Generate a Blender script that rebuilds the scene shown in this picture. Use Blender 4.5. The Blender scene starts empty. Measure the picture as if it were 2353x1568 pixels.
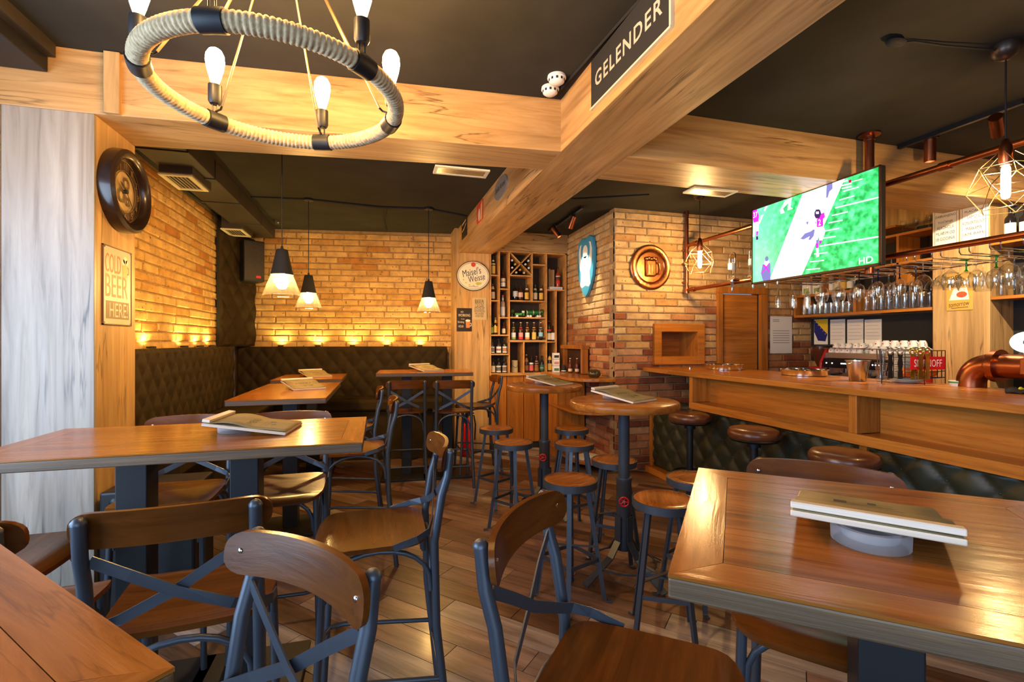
import bpy, bmesh, math, random
from mathutils import Vector, Matrix

random.seed(11)
PI = math.pi
R = math.radians
sc = bpy.context.scene
col = sc.collection

# ------------------------------------------------------------------ camera
F = 1100.0
TH = R(15.55)
SN, CS = math.sin(TH), math.cos(TH)
HC = 1.5
CX, CY = 1176.5, 785.0
cam_d = bpy.data.cameras.new('camera')
cam_d.sensor_width = 36.0
cam_d.lens = 36.0 * F / 2353.0
cam_d.shift_y = (CY - 784.0) / 2353.0
cam_d.clip_start = 0.02
cam = bpy.data.objects.new('camera', cam_d)
cam.location = (0, 0, HC)
cam.rotation_euler = (R(90), 0, -TH)
col.objects.link(cam)
sc.camera = cam

# ------------------------------------------------------------------ look
sc.view_settings.view_transform = 'Standard'
sc.view_settings.look = 'None'
sc.view_settings.gamma = 1.0
sc.view_settings.use_curve_mapping = False
sc.view_settings.exposure = 0.9
try:
    sc.cycles.use_denoising = True
    sc.cycles.max_bounces = 8
    sc.cycles.diffuse_bounces = 4
    sc.cycles.glossy_bounces = 4
    sc.cycles.transmission_bounces = 6
    sc.cycles.transparent_max_bounces = 12
    sc.cycles.sample_clamp_indirect = 6.0
    sc.cycles.caustics_reflective = False
    sc.cycles.caustics_refractive = False
except Exception:
    pass

# ------------------------------------------------------------------ world and daylight
w = bpy.data.worlds.new('world')
sc.world = w
w.use_nodes = True
w.node_tree.nodes['Background'].inputs[0].default_value = (0.55, 0.72, 1.0, 1)
w.node_tree.nodes['Background'].inputs[1].default_value = 0.6


def area(name, loc, rot, sx, sy, power, colr, spread=None):
    l = bpy.data.lights.new(name, 'AREA')
    l.shape = 'RECTANGLE'
    l.size, l.size_y = sx, sy
    l.energy = power
    l.color = colr
    if spread:
        l.spread = spread
    o = bpy.data.objects.new(name, l)
    o.location = loc
    o.rotation_euler = rot
    col.objects.link(o)
    return o


# daylight entering by the street windows behind and to the left of the camera
area('street_window_daylight', (-0.6, -1.72, 1.55), (R(90), 0, 0), 2.9, 1.9, 36, (0.50, 0.72, 1.0))
area('side_window_daylight', (-2.42, 0.95, 1.55), (R(90), 0, R(-90)), 2.6, 1.9, 92, (0.50, 0.71, 1.0))


# ------------------------------------------------------------------ photo geometry: pixel -> direction
def ray(u, v):
    a = (u - CX) / F
    b = (CY - v) / F
    return Vector((a * CS + SN, CS - a * SN, b))


def PZ(u, v, z):
    d = ray(u, v)
    t = (z - HC) / d.z
    return Vector((d.x * t, d.y * t, z))


def PY(u, v, y):
    d = ray(u, v)
    t = y / d.y
    return Vector((d.x * t, y, HC + d.z * t))


def PX(u, v, x):
    d = ray(u, v)
    t = x / d.x
    return Vector((x, d.y * t, HC + d.z * t))


# ------------------------------------------------------------------ mesh helpers
class MB:
    def __init__(s):
        s.v = []
        s.f = []

    def add(s, vs, fs, M=None):
        n = len(s.v)
        for p in vs:
            p = Vector(p)
            s.v.append(M @ p if M else p)
        for f in fs:
            s.f.append([i + n for i in f])
        return s

    def box(s, x0, x1, y0, y1, z0, z1, M=None):
        if x0 > x1: x0, x1 = x1, x0
        if y0 > y1: y0, y1 = y1, y0
        if z0 > z1: z0, z1 = z1, z0
        return s.add([(x0, y0, z0), (x1, y0, z0), (x1, y1, z0), (x0, y1, z0), (x0, y0, z1), (x1, y0, z1), (x1, y1, z1), (x0, y1, z1)],
                     [(0, 3, 2, 1), (4, 5, 6, 7), (0, 1, 5, 4), (1, 2, 6, 5), (2, 3, 7, 6), (3, 0, 4, 7)], M)

    def prism(s, pts, z0, z1, M=None):
        n = len(pts)
        ar = sum(pts[i][0] * pts[(i + 1) % n][1] - pts[(i + 1) % n][0] * pts[i][1] for i in range(n))
        if ar < 0: pts = pts[::-1]
        vs = [(p[0], p[1], z0) for p in pts] + [(p[0], p[1], z1) for p in pts]
        fs = [list(range(n))[::-1], list(range(n, 2 * n))]
        for i in range(n):
            j = (i + 1) % n
            fs.append([i, j, n + j, n + i])
        return s.add(vs, fs, M)

    def tube(s, path, r, n=8, closed=False, M=None):
        path = [Vector(p) for p in path]
        m = len(path)
        rr = r if isinstance(r, (list, tuple)) else [r] * m
        T = []
        for i in range(m):
            if closed:
                t = path[(i + 1) % m] - path[i - 1]
            else:
                t = path[min(i + 1, m - 1)] - path[max(i - 1, 0)]
            T.append(t.normalized() if t.length > 1e-9 else Vector((0, 0, 1)))
        up = Vector((0, 0, 1)) if abs(T[0].z) < .9 else Vector((1, 0, 0))
        N = (up - T[0] * up.dot(T[0])).normalized()
        vs = []
        for i in range(m):
            N = N - T[i] * N.dot(T[i])
            N = N.normalized() if N.length > 1e-6 else T[i].orthogonal().normalized()
            B = T[i].cross(N)
            for k in range(n):
                a = 2 * PI * k / n
                vs.append(path[i] + (N * math.cos(a) + B * math.sin(a)) * rr[i])
        fs = []
        for i in range(m if closed else m - 1):
            j = (i + 1) % m
            for k in range(n):
                l = (k + 1) % n
                fs.append([i * n + k, i * n + l, j * n + l, j * n + k])
        if not closed:
            fs.append(list(range(n))[::-1])
            fs.append([(m - 1) * n + k for k in range(n)])
        return s.add(vs, fs, M)

    def cyl(s, a, b, r, n=12, r2=None, M=None):
        return s.tube([a, b], [r, r if r2 is None else r2], n, False, M)

    def lathe(s, prof, n=16, c=(0, 0, 0), M=None):
        c = Vector(c)
        vs, fs, idx = [], [], []
        for (r, z) in prof:
            if r < 1e-6:
                idx.append([len(vs)])
                vs.append(c + Vector((0, 0, z)))
            else:
                idx.append(list(range(len(vs), len(vs) + n)))
                for k in range(n):
                    a = 2 * PI * k / n
                    vs.append(c + Vector((r * math.cos(a), r * math.sin(a), z)))
        for i in range(len(prof) - 1):
            A, B = idx[i], idx[i + 1]
            for k in range(n):
                l = (k + 1) % n
                if len(A) == 1 and len(B) == 1: continue
                if len(A) == 1: fs.append([A[0], B[l], B[k]])
                elif len(B) == 1: fs.append([A[k], A[l], B[0]])
                else: fs.append([A[k], A[l], B[l], B[k]])
        return s.add(vs, fs, M)

    def bar(s, path, wd, th, M=None, wv=(0, 0, 1)):
        # flat bar: width wd along wv (made perpendicular to the path), thickness th
        path = [Vector(p) for p in path]
        wv = Vector(wv)
        vs = []
        m = len(path)
        for i in range(m):
            t = (path[min(i + 1, m - 1)] - path[max(i - 1, 0)]).normalized()
            W = wv - t * wv.dot(t)
            W = W.normalized() if W.length > 1e-5 else t.orthogonal().normalized()
            B = t.cross(W)
            p = path[i]
            for a, b in ((-1, -1), (1, -1), (1, 1), (-1, 1)):
                vs.append(p + W * (a * wd / 2) + B * (b * th / 2))
        fs = [[3, 2, 1, 0], [4 * m - 4, 4 * m - 3, 4 * m - 2, 4 * m - 1]]
        for i in range(m - 1):
            for k in range(4):
                l = (k + 1) % 4
                fs.append([4 * i + k, 4 * i + l, 4 * i + 4 + l, 4 * i + 4 + k])
        return s.add(vs, fs, M)

    def sphere(s, c, r, n=12, m=8, sc_=(1, 1, 1)):
        prof = [(r * math.sin(PI * i / m), -r * math.cos(PI * i / m)) for i in range(m + 1)]
        prof[0] = (0, -r)
        prof[-1] = (0, r)
        return s.lathe(prof, n, (0, 0, 0), Matrix.Translation(c) @ Matrix.Diagonal((*sc_, 1)))

    def mesh(s, name, smooth=False, ang=50):
        me = bpy.data.meshes.new(name)
        me.from_pydata([tuple(p) for p in s.v], [], s.f)
        me.validate()
        bm = bmesh.new()
        bm.from_mesh(me)
        bmesh.ops.recalc_face_normals(bm, faces=bm.faces)
        bm.to_mesh(me)
        bm.free()
        if smooth:
            me.polygons.foreach_set('use_smooth', [True] * len(me.polygons))
            me.set_sharp_from_angle(angle=R(ang))
        return me

    def build(s, name, mt, parent=None, smooth=False, bevel=0, ang=50):
        me = s.mesh(name, smooth, ang)
        return mobj(name, me, mt, parent, bevel)


def mobj(name, me, mt, parent=None, bevel=0):
    if mt is not None and not me.materials:
        me.materials.append(mt)
    o = bpy.data.objects.new(name, me)
    col.objects.link(o)
    if parent: o.parent = parent
    if bevel:
        b = o.modifiers.new('bevel', 'BEVEL')
        b.width = bevel
        b.segments = 2
        b.limit_method = 'ANGLE'
        b.angle_limit = R(40)
    return o


def tag(o, label=None, cat=None, group=None, kind=None):
    if label: o['label'] = label
    if cat: o['category'] = cat
    if group: o['group'] = group
    if kind: o['kind'] = kind
    return o


def thing(name, label, cat, loc=(0, 0, 0), rz=0, group=None):
    o = bpy.data.objects.new(name, None)
    o.empty_display_size = .1
    col.objects.link(o)
    o.location = loc
    o.rotation_euler = (0, 0, rz)
    return tag(o, label, cat, group)


def copy_tree(o, parent=None):
    c = o.copy()
    col.objects.link(c)
    c.parent = parent
    for ch in [x for x in o.children]:
        copy_tree(ch, c)
    return c


def clone(o, label, loc, rz=0, group=None):
    c = copy_tree(o)
    c.location = loc
    c.rotation_euler = (0, 0, rz)
    c['label'] = label
    if group: c['group'] = group
    return c


def struct(o):
    o['kind'] = 'structure'
    return o


# ------------------------------------------------------------------ text (flat print)
def text_mesh(txt, wd, ht, name='lettering', depth=0.0, spacing=1.0, shear=0.0, bold=0.0):
    """mesh of a line of text fitted into wd x ht, centred, in local XZ plane facing -Y"""
    cu = bpy.data.curves.new('t', 'FONT')
    cu.body = txt
    cu.align_x = 'CENTER'
    cu.resolution_u = 3
    cu.space_character = spacing
    cu.shear = shear
    if bold: cu.offset = bold
    ob = bpy.data.objects.new('t', cu)
    col.objects.link(ob)
    dg = bpy.context.evaluated_depsgraph_get()
    me = bpy.data.meshes.new_from_object(ob.evaluated_get(dg))
    bpy.data.objects.remove(ob)
    bpy.data.curves.remove(cu)
    xs = [v.co.x for v in me.vertices]
    ys = [v.co.y for v in me.vertices]
    if not xs: return me
    x0, x1, y0, y1 = min(xs), max(xs), min(ys), max(ys)
    kx = wd / max(1e-6, x1 - x0)
    ky = ht / max(1e-6, y1 - y0)
    for v in me.vertices:
        x = (v.co.x - (x0 + x1) / 2) * kx
        z = (v.co.y - (y0 + y1) / 2) * ky
        v.co = (x, -depth, z)
    me.name = name
    me.materials.clear()
    return me


def text(txt, wd, ht, mt, parent, x=0, y=0, z=0, name='lettering', spacing=1.0, rot=0.0, shear=0.0, bold=0.0):
    me = text_mesh(txt, wd, ht, name, 0, spacing, shear, bold)
    o = mobj(name, me, mt, parent)
    o.location = (x, y, z)
    o.rotation_euler = (0, rot, 0)
    return o


# ------------------------------------------------------------------ materials
def _new(name):
    m = bpy.data.materials.new(name)
    m.use_nodes = True
    nt = m.node_tree
    return m, nt, nt.nodes['Principled BSDF']


def mat(name, c, rough=.5, metal=0.0, coat=0.0, trans=0.0, ior=1.45, emit=None, es=0.0, alpha=1.0, spec=None):
    m, nt, b = _new(name)
    b.inputs['Base Color'].default_value = (*c, 1)
    b.inputs['Roughness'].default_value = rough
    b.inputs['Metallic'].default_value = metal
    b.inputs['Coat Weight'].default_value = coat
    b.inputs['Coat Roughness'].default_value = .12
    b.inputs['Transmission Weight'].default_value = trans
    b.inputs['IOR'].default_value = ior
    b.inputs['Alpha'].default_value = alpha
    if spec is not None:
        b.inputs['Specular IOR Level'].default_value = spec
    if emit:
        b.inputs['Emission Color'].default_value = (*emit, 1)
        b.inputs['Emission Strength'].default_value = es
    return m


def N(nt, t, **k):
    n = nt.nodes.new(t)
    for a, b in k.items(): setattr(n, a, b)
    return n


def ramp(nt, stops):
    r = N(nt, 'ShaderNodeValToRGB')
    e = r.color_ramp.elements
    while len(e) < len(stops): e.new(.5)
    for i, (p, c) in enumerate(stops):
        e[i].position = p
        e[i].color = (*c, 1)
    return r


def mix(nt, a, b, fac, mode='MIX'):
    m = N(nt, 'ShaderNodeMix', data_type='RGBA', blend_type=mode)
    for sock, val in ((m.inputs[0], fac), (m.inputs[6], a), (m.inputs[7], b)):
        if hasattr(val, 'is_output'): nt.links.new(val, sock)
        elif isinstance(val, (int, float)): sock.default_value = val
        else: sock.default_value = (*val, 1)
    return m.outputs[2]


def wood(name, dark, mid, light, grain=(1, 12, 12), rough=.45, coat=0.0, scale=2.2, crack=0.0, bump=.05, vary=.25, coat_r=.15):
    """grain: coordinate stretch, the small entry is the grain direction"""
    m, nt, b = _new(name)
    L = nt.links.new
    tc = N(nt, 'ShaderNodeTexCoord')
    oi = N(nt, 'ShaderNodeObjectInfo')
    add = N(nt, 'ShaderNodeVectorMath', operation='MULTIPLY_ADD')
    add.inputs[1].default_value = (1, 1, 1)
    cmb = N(nt, 'ShaderNodeCombineXYZ')
    mul = N(nt, 'ShaderNodeMath', operation='MULTIPLY')
    mul.inputs[1].default_value = 37.0
    L(oi.outputs['Random'], mul.inputs[0])
    for i in range(3): L(mul.outputs[0], cmb.inputs[i])
    L(tc.outputs['Object'], add.inputs[0])
    L(cmb.outputs[0], add.inputs[2])
    mp = N(nt, 'ShaderNodeMapping')
    mp.inputs['Scale'].default_value = grain
    L(add.outputs[0], mp.inputs[0])
    n1 = N(nt, 'ShaderNodeTexNoise')
    n1.inputs['Scale'].default_value = scale
    n1.inputs['Detail'].default_value = 6
    n1.inputs['Roughness'].default_value = .62
    n1.inputs['Distortion'].default_value = .6
    L(mp.outputs[0], n1.inputs['Vector'])
    rp = ramp(nt, [(.28, dark), (.5, mid), (.72, light)])
    L(n1.outputs[0], rp.inputs[0])
    # broad tone change
    n2 = N(nt, 'ShaderNodeTexNoise')
    n2.inputs['Scale'].default_value = .35 * scale
    n2.inputs['Detail'].default_value = 2
    L(mp.outputs[0], n2.inputs['Vector'])
    mr = N(nt, 'ShaderNodeMapRange')
    mr.inputs[1].default_value = .3
    mr.inputs[2].default_value = .7
    mr.inputs[3].default_value = 1 - vary
    mr.inputs[4].default_value = 1 + vary * .6
    L(n2.outputs[0], mr.inputs[0])
    mm = N(nt, 'ShaderNodeVectorMath', operation='SCALE')
    L(rp.outputs[0], mm.inputs[0])
    L(mr.outputs[0], mm.inputs[3])
    out = mm.outputs[0]
    if crack:
        n3 = N(nt, 'ShaderNodeTexNoise')
        n3.inputs['Scale'].default_value = scale * .5
        n3.inputs['Detail'].default_value = 4
        n3.inputs['Distortion'].default_value = .25
        L(mp.outputs[0], n3.inputs['Vector'])
        n4 = N(nt, 'ShaderNodeTexNoise')
        n4.inputs['Scale'].default_value = 1.3
        L(add.outputs[0], n4.inputs['Vector'])
        r3 = ramp(nt, [(.482, (0, 0, 0)), (.5, (1, 1, 1)), (.518, (0, 0, 0))])
        L(n3.outputs[0], r3.inputs[0])
        r4 = ramp(nt, [(.48, (0, 0, 0)), (.60, (1, 1, 1))])
        L(n4.outputs[0], r4.inputs[0])
        mu = N(nt, 'ShaderNodeMath', operation='MULTIPLY')
        L(r3.outputs[0], mu.inputs[0])
        L(r4.outputs[0], mu.inputs[1])
        mu2 = N(nt, 'ShaderNodeMath', operation='MULTIPLY')
        mu2.inputs[1].default_value = crack * .8
        L(mu.outputs[0], mu2.inputs[0])
        out = mix(nt, out, tuple(c * .22 for c in dark), mu2.outputs[0])
    L(out, b.inputs['Base Color'])
    b.inputs['Roughness'].default_value = rough
    b.inputs['Coat Weight'].default_value = coat
    b.inputs['Coat Roughness'].default_value = coat_r
    if bump:
        bp = N(nt, 'ShaderNodeBump')
        bp.inputs['Strength'].default_value = bump
        bp.inputs['Distance'].default_value = .01
        L(n1.outputs[0], bp.inputs['Height'])
        L(bp.outputs[0], b.inputs['Normal'])
    return m


def brick_mat(name, tones, rough=.85):
    m, nt, b = _new(name)
    L = nt.links.new
    oi = N(nt, 'ShaderNodeObjectInfo')
    tc = N(nt, 'ShaderNodeTexCoord')
    k = len(tones)
    rp = ramp(nt, [(i / k, t) for i, t in enumerate(tones)])
    rp.color_ramp.interpolation = 'CONSTANT'
    L(oi.outputs['Random'], rp.inputs[0])
    geo = N(nt, 'ShaderNodeNewGeometry')
    n1 = N(nt, 'ShaderNodeTexNoise')
    n1.inputs['Scale'].default_value = 9
    n1.inputs['Detail'].default_value = 5
    L(geo.outputs['Position'], n1.inputs['Vector'])
    r1 = ramp(nt, [(.3, (.72, .68, .62)), (.7, (1.12, 1.1, 1.05))])
    L(n1.outputs[0], r1.inputs[0])
    c = mix(nt, rp.outputs[0], r1.outputs[0], 1.0, 'MULTIPLY')
    n2 = N(nt, 'ShaderNodeTexNoise')
    n2.inputs['Scale'].default_value = 38
    n2.inputs['Detail'].default_value = 2
    L(geo.outputs['Position'], n2.inputs['Vector'])
    r2 = ramp(nt, [(.66, (0, 0, 0)), (.72, (1, 1, 1))])
    L(n2.outputs[0], r2.inputs[0])
    c = mix(nt, c, (.11, .05, .02), r2.outputs[0])
    L(c, b.inputs['Base Color'])
    b.inputs['Roughness'].default_value = rough
    bp = N(nt, 'ShaderNodeBump')
    bp.inputs['Strength'].default_value = .35
    bp.inputs['Distance'].default_value = .01
    L(n1.outputs[0], bp.inputs['Height'])
    L(bp.outputs[0], b.inputs['Normal'])
    return m


def noisy(name, c1, c2, scale=8, rough=.7, bump=.1, metal=0.0, coords='Object', coat=0.0):
    m, nt, b = _new(name)
    L = nt.links.new
    tc = N(nt, 'ShaderNodeTexCoord')
    n1 = N(nt, 'ShaderNodeTexNoise')
    n1.inputs['Scale'].default_value = scale
    n1.inputs['Detail'].default_value = 5
    L(tc.outputs[coords], n1.inputs['Vector'])
    rp = ramp(nt, [(.3, c1), (.7, c2)])
    L(n1.outputs[0], rp.inputs[0])
    L(rp.outputs[0], b.inputs['Base Color'])
    b.inputs['Roughness'].default_value = rough
    b.inputs['Metallic'].default_value = metal
    b.inputs['Coat Weight'].default_value = coat
    if bump:
        bp = N(nt, 'ShaderNodeBump')
        bp.inputs['Strength'].default_value = bump
        bp.inputs['Distance'].default_value = .01
        L(n1.outputs[0], bp.inputs['Height'])
        L(bp.outputs[0], b.inputs['Normal'])
    return m


def thin_glass(name, tint, scatter=0.0):
    m, nt, b = _new(name)
    nt.nodes.remove(b)
    L = nt.links.new
    out = nt.nodes['Material Output']
    tr = N(nt, 'ShaderNodeBsdfTransparent')
    tr.inputs[0].default_value = (*tint, 1)
    gl = N(nt, 'ShaderNodeBsdfGlossy')
    gl.inputs[0].default_value = (1, 1, 1, 1)
    gl.inputs['Roughness'].default_value = .03
    fr = N(nt, 'ShaderNodeLayerWeight')
    fr.inputs[0].default_value = .5
    pw = N(nt, 'ShaderNodeMath', operation='POWER')
    pw.inputs[1].default_value = 3.0
    L(fr.outputs['Facing'], pw.inputs[0])
    mr = N(nt, 'ShaderNodeMapRange')
    mr.inputs[3].default_value = .08
    mr.inputs[4].default_value = .85
    L(pw.outputs[0], mr.inputs[0])
    mx = N(nt, 'ShaderNodeMixShader')
    L(mr.outputs[0], mx.inputs[0])
    L(tr.outputs[0], mx.inputs[1])
    L(gl.outputs[0], mx.inputs[2])
    if scatter:
        tl = N(nt, 'ShaderNodeBsdfTranslucent')
        m2 = N(nt, 'ShaderNodeMixShader')
        m2.inputs[0].default_value = scatter
        L(mx.outputs[0], m2.inputs[1])
        L(tl.outputs[0], m2.inputs[2])
        L(m2.outputs[0], out.inputs[0])
    else:
        L(mx.outputs[0], out.inputs[0])
    return m


def frosted(name, c, tr_amount):
    m, nt, b = _new(name)
    L = nt.links.new
    b.inputs['Base Color'].default_value = (*c, 1)
    b.inputs['Roughness'].default_value = .35
    out = nt.nodes['Material Output']
    tl = N(nt, 'ShaderNodeBsdfTranslucent')
    tl.inputs[0].default_value = (*c, 1)
    tr = N(nt, 'ShaderNodeBsdfTransparent')
    m1 = N(nt, 'ShaderNodeMixShader')
    m1.inputs[0].default_value = .5
    m2 = N(nt, 'ShaderNodeMixShader')
    m2.inputs[0].default_value = tr_amount
    L(b.outputs[0], m1.inputs[1])
    L(tl.outputs[0], m1.inputs[2])
    L(m1.outputs[0], m2.inputs[1])
    L(tr.outputs[0], m2.inputs[2])
    L(m2.outputs[0], out.inputs[0])
    return m


M = {}
M['oak_y'] = wood('light_oak_along_depth', (.30, .15, .05), (.48, .27, .10), (.60, .36, .15), (13, .8, 13), .42, 0, 1.6, 1.0)
M['oak_x'] = wood('light_oak_along_width', (.30, .15, .05), (.48, .27, .10), (.60, .36, .15), (.8, 13, 13), .42, 0, 1.6, 1.0)
M['oak_z'] = wood('light_oak_upright', (.33, .18, .065), (.50, .30, .12), (.60, .39, .17), (13, 13, .8), .42, 0, 1.6, 1.0)
M['bar_y'] = wood('bar_oak_along_depth', (.29, .09, .010), (.45, .155, .020), (.53, .20, .031), (18, 1, 18), .35, .25, 2.0, 0, .04)
M['bar_z'] = wood('bar_oak_upright', (.29, .09, .010), (.45, .155, .020), (.53, .20, .031), (18, 18, 1), .38, .2, 2.0, 0, .04)
M['bar_x'] = wood('bar_oak_along_width', (.29, .09, .010), (.45, .155, .020), (.53, .20, .031), (1, 18, 18), .38, .2, 2.0, 0, .04)
M['table'] = wood('table_oak_stain', (.17, .050, .007), (.29, .095, .015), (.38, .138, .027), (1, 14, 14), .2, 0, 2.4, .35, .10, .2, .16)
M['table_edge'] = wood('table_edge_oak', (.055, .028, .010), (.095, .050, .019), (.135, .075, .030), (1, 30, 30), .5, .1, 3, 0, .2)
M['chair_wood'] = wood('dark_stained_plywood', (.085, .023, .0032), (.115, .033, .005), (.145, .045, .0075), (1, 16, 16), .24, 0, 2.4, 0, .05)
M['ply'] = wood('plywood_edge', (.20, .10, .045), (.38, .22, .11), (.5, .33, .18), (1, 1, 90), .5, 0, 1.2, 0, .03)
M['metal'] = mat('gunmetal_paint', (.070, .080, .100), .38, .5)
M['black'] = mat('black_powder_coat', (.012, .012, .014), .45, .2)
M['matte_black'] = mat('matte_black', (.016, .015, .015), .8)
M['chrome'] = mat('chrome', (.8, .8, .8), .12, 1)
M['steel'] = mat('brushed_steel', (.62, .6, .57), .25, 1)
M['copper'] = noisy('aged_copper', (.27, .085, .04), (.42, .145, .068), 5, .3, .03, 1)
M['copper_d'] = noisy('embossed_copper', (.35, .13, .05), (.66, .28, .11), 14, .32, .1, 1)
M['ceiling'] = noisy('charcoal_ceiling_paint', (.031, .029, .0235), (.046, .043, .036), 2.5, .6, .08)
M['duct'] = noisy('dark_painted_duct', (.035, .027, .02), (.05, .04, .032), 3, .5, .05)
M['mortar'] = noisy('sandy_mortar', (.27, .165, .07), (.40, .265, .13), 20, .95, .4)
M['brick_y'] = brick_mat('yellow_tan_brick', [(.60, .385, .15), (.57, .35, .13), (.63, .41, .17), (.58, .365, .14), (.61, .39, .155), (.53, .30, .10), (.60, .38, .15), (.46, .21, .06), (.63, .415, .175), (.58, .36, .14)])
M['brick_p'] = brick_mat('pale_tan_brick', [(.60, .42, .215), (.56, .38, .18), (.63, .45, .24), (.58, .39, .19), (.61, .43, .22), (.52, .32, .13), (.59, .41, .21), (.50, .28, .11), (.62, .44, .235)])
M['brick_r'] = brick_mat('red_clay_brick', [(.44, .18, .075), (.36, .125, .05), (.5, .25, .11), (.22, .065, .032), (.52, .29, .15), (.4, .15, .065), (.30, .09, .04), (.47, .22, .1)])
M['fabric'] = noisy('brown_olive_fabric', (.020, .012, .004), (.036, .022, .0078), 6, .75, .15)
M['fabric_g'] = noisy('dark_green_leather', (.014, .016, .008), (.03, .032, .016), 5, .5, .1)
M['leather'] = noisy('brown_leather', (.085, .022, .008), (.14, .045, .018), 9, .33, .1, 0, 'Object', .2)
M['rope'] = noisy('jute_rope', (.34, .235, .12), (.54, .40, .23), 60, .95, .5)
M['glass'] = thin_glass('clear_glass', (.97, .985, .98))
M['frost'] = frosted('frosted_glass', (.75, .76, .78), .6)
M['white'] = mat('white_enamel', (.8, .79, .76), .35)
M['cream'] = mat('cream_vent_paint', (.62, .56, .40), .5)
M['paper'] = noisy('kraft_paper', (.17, .122, .048), (.25, .185, .08), 9, .8, .1)
M['paper_w'] = mat('white_paper', (.78, .75, .7), .8)
M['ink'] = mat('dark_ink', (.02, .017, .015), .7)
M['ply_l'] = wood('pale_plywood', (.46, .33, .22), (.62, .5, .38), (.72, .62, .5), (1, 1, 80), .55, 0, 1.5, 0, .02)
M['red'] = mat('red_enamel', (.55, .012, .02), .35)
M['blue_glass'] = thin_glass('cobalt_glass', (.05, .09, .6))
M['green_glass'] = thin_glass('green_glass', (.06, .6, .16))

for _k, _s in (('table', .2), ('chair_wood', .2), ('ceiling', .12), ('fabric', .15), ('duct', .25), ('oak_x', .35), ('oak_y', .35), ('oak_z', .35), ('bar_y', .35), ('bar_z', .35), ('bar_x', .35), ('brick_y', .2), ('brick_r', .2), ('brick_p', .2)):
    M[_k].node_tree.nodes['Principled BSDF'].inputs['Specular IOR Level'].default_value = _s
M['ceiling'].node_tree.nodes['Principled BSDF'].inputs['Roughness'].default_value = .85
# ================================================================== STRUCTURE
CEIL = 3.03
BEAM = 2.70

# ---- floor with planks laid diagonally
floor = struct(MB().box(-2.4, 5.5, -1.7, 7.4, -.12, -.008).build('floor', mat('floor_joint', (.03, .02, .014), .8)))
plank_mats = [
    wood('floor_plank_brown', (.105, .050, .031), (.19, .097, .063), (.28, .155, .105), (.9, 11, 11), .36, .12, 2.4, .5, .1, .45),
    wood('floor_plank_tan', (.15, .085, .056), (.26, .155, .105), (.36, .23, .16), (.9, 11, 11), .36, .12, 2.4, .5, .1, .45),
    wood('floor_plank_grey', (.17, .12, .092), (.29, .215, .172), (.40, .31, .255), (.9, 11, 11), .36, .12, 2.4, .5, .1, .45),
    wood('floor_plank_dark', (.06, .025, .010), (.12, .052, .022), (.18, .085, .04), (.9, 11, 11), .36, .12, 2.4, .5, .1, .45)]
PW, PL = .165, 1.0
plank_me = []
for m_ in plank_mats:
    me = MB().box(-PL / 2 + .002, PL / 2 - .002, -PW / 2 + .002, PW / 2 - .002, -.012, 0).mesh('plank')
    me.materials.append(m_)
    plank_me.append(me)
ang = R(-46)
ca, sa = math.cos(ang), math.sin(ang)
cells = []
for i in range(-40, 60):
    off = (i * .37) % 1.0 * PL
    for j in range(-14, 16):
        lx, ly = j * PL + off, i * PW
        x, y = lx * ca - ly * sa, lx * sa + ly * ca
        if -1.75 < x < 3.15 and -.1 < y < 6.5:
            d = x * SN + y * CS
            if d > .3 and abs(x * CS - y * SN) < 1.25 * d + .4:
                cells.append((x, y))
cells.sort(key=lambda c: math.hypot(c[0], c[1]))
for (x, y) in cells[:298]:
    o = mobj('plank', random.choices(plank_me, (4, 4, 3, 2))[0], None, floor)
    o.location = (x, y, 0)
    o.rotation_euler = (0, 0, ang)
rest = MB()
for (x, y) in cells[298:]:
    rest.box(-PL / 2 + .002, PL / 2 - .002, -PW / 2 + .002, PW / 2 - .002, -.012, 0, Matrix.Translation((x, y, 0)) @ Matrix.Rotation(ang, 4, 'Z'))
if rest.v:
    rest.build('plank_rest', plank_mats[0], floor)['kind'] = 'stuff'

# ---- ceiling
ceiling = struct(MB().box(-2.4, 5.5, -1.7, 7.4, CEIL, CEIL + .12).build('ceiling', M['ceiling']))

# ---- plain walls outside the picture
wl = MB()
wl.box(-2.5, -2.4, -1.7, -.4, 0, CEIL).box(-2.5, -2.4, 2.3, 3.1, 0, CEIL).box(-2.5, -2.4, -.4, 2.3, 0, .55).box(-2.5, -2.4, -.4, 2.3, 2.55, CEIL)
plaster = noisy('grey_plaster', (.30, .25, .2), (.36, .3, .25), 3, .9, .05)
struct(wl.build('wall_left_street', plaster))
wf = MB()
wf.box(-2.5, -2.1, -1.8, -1.7, 0, CEIL).box(.9, 5.5, -1.8, -1.7, 0, CEIL).box(-2.1, .9, -1.8, -1.7, 0, .55).box(-2.1, .9, -1.8, -1.7, 2.55, CEIL)
struct(wf.build('wall_front', plaster))
struct(MB().box(5.42, 5.52, -1.7, 5.0, 0, CEIL).build('wall_right', M['oak_z']))

# ---- brick walls
BH, BJ, BL = .070, .013, .305
_bcache = {}


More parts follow.
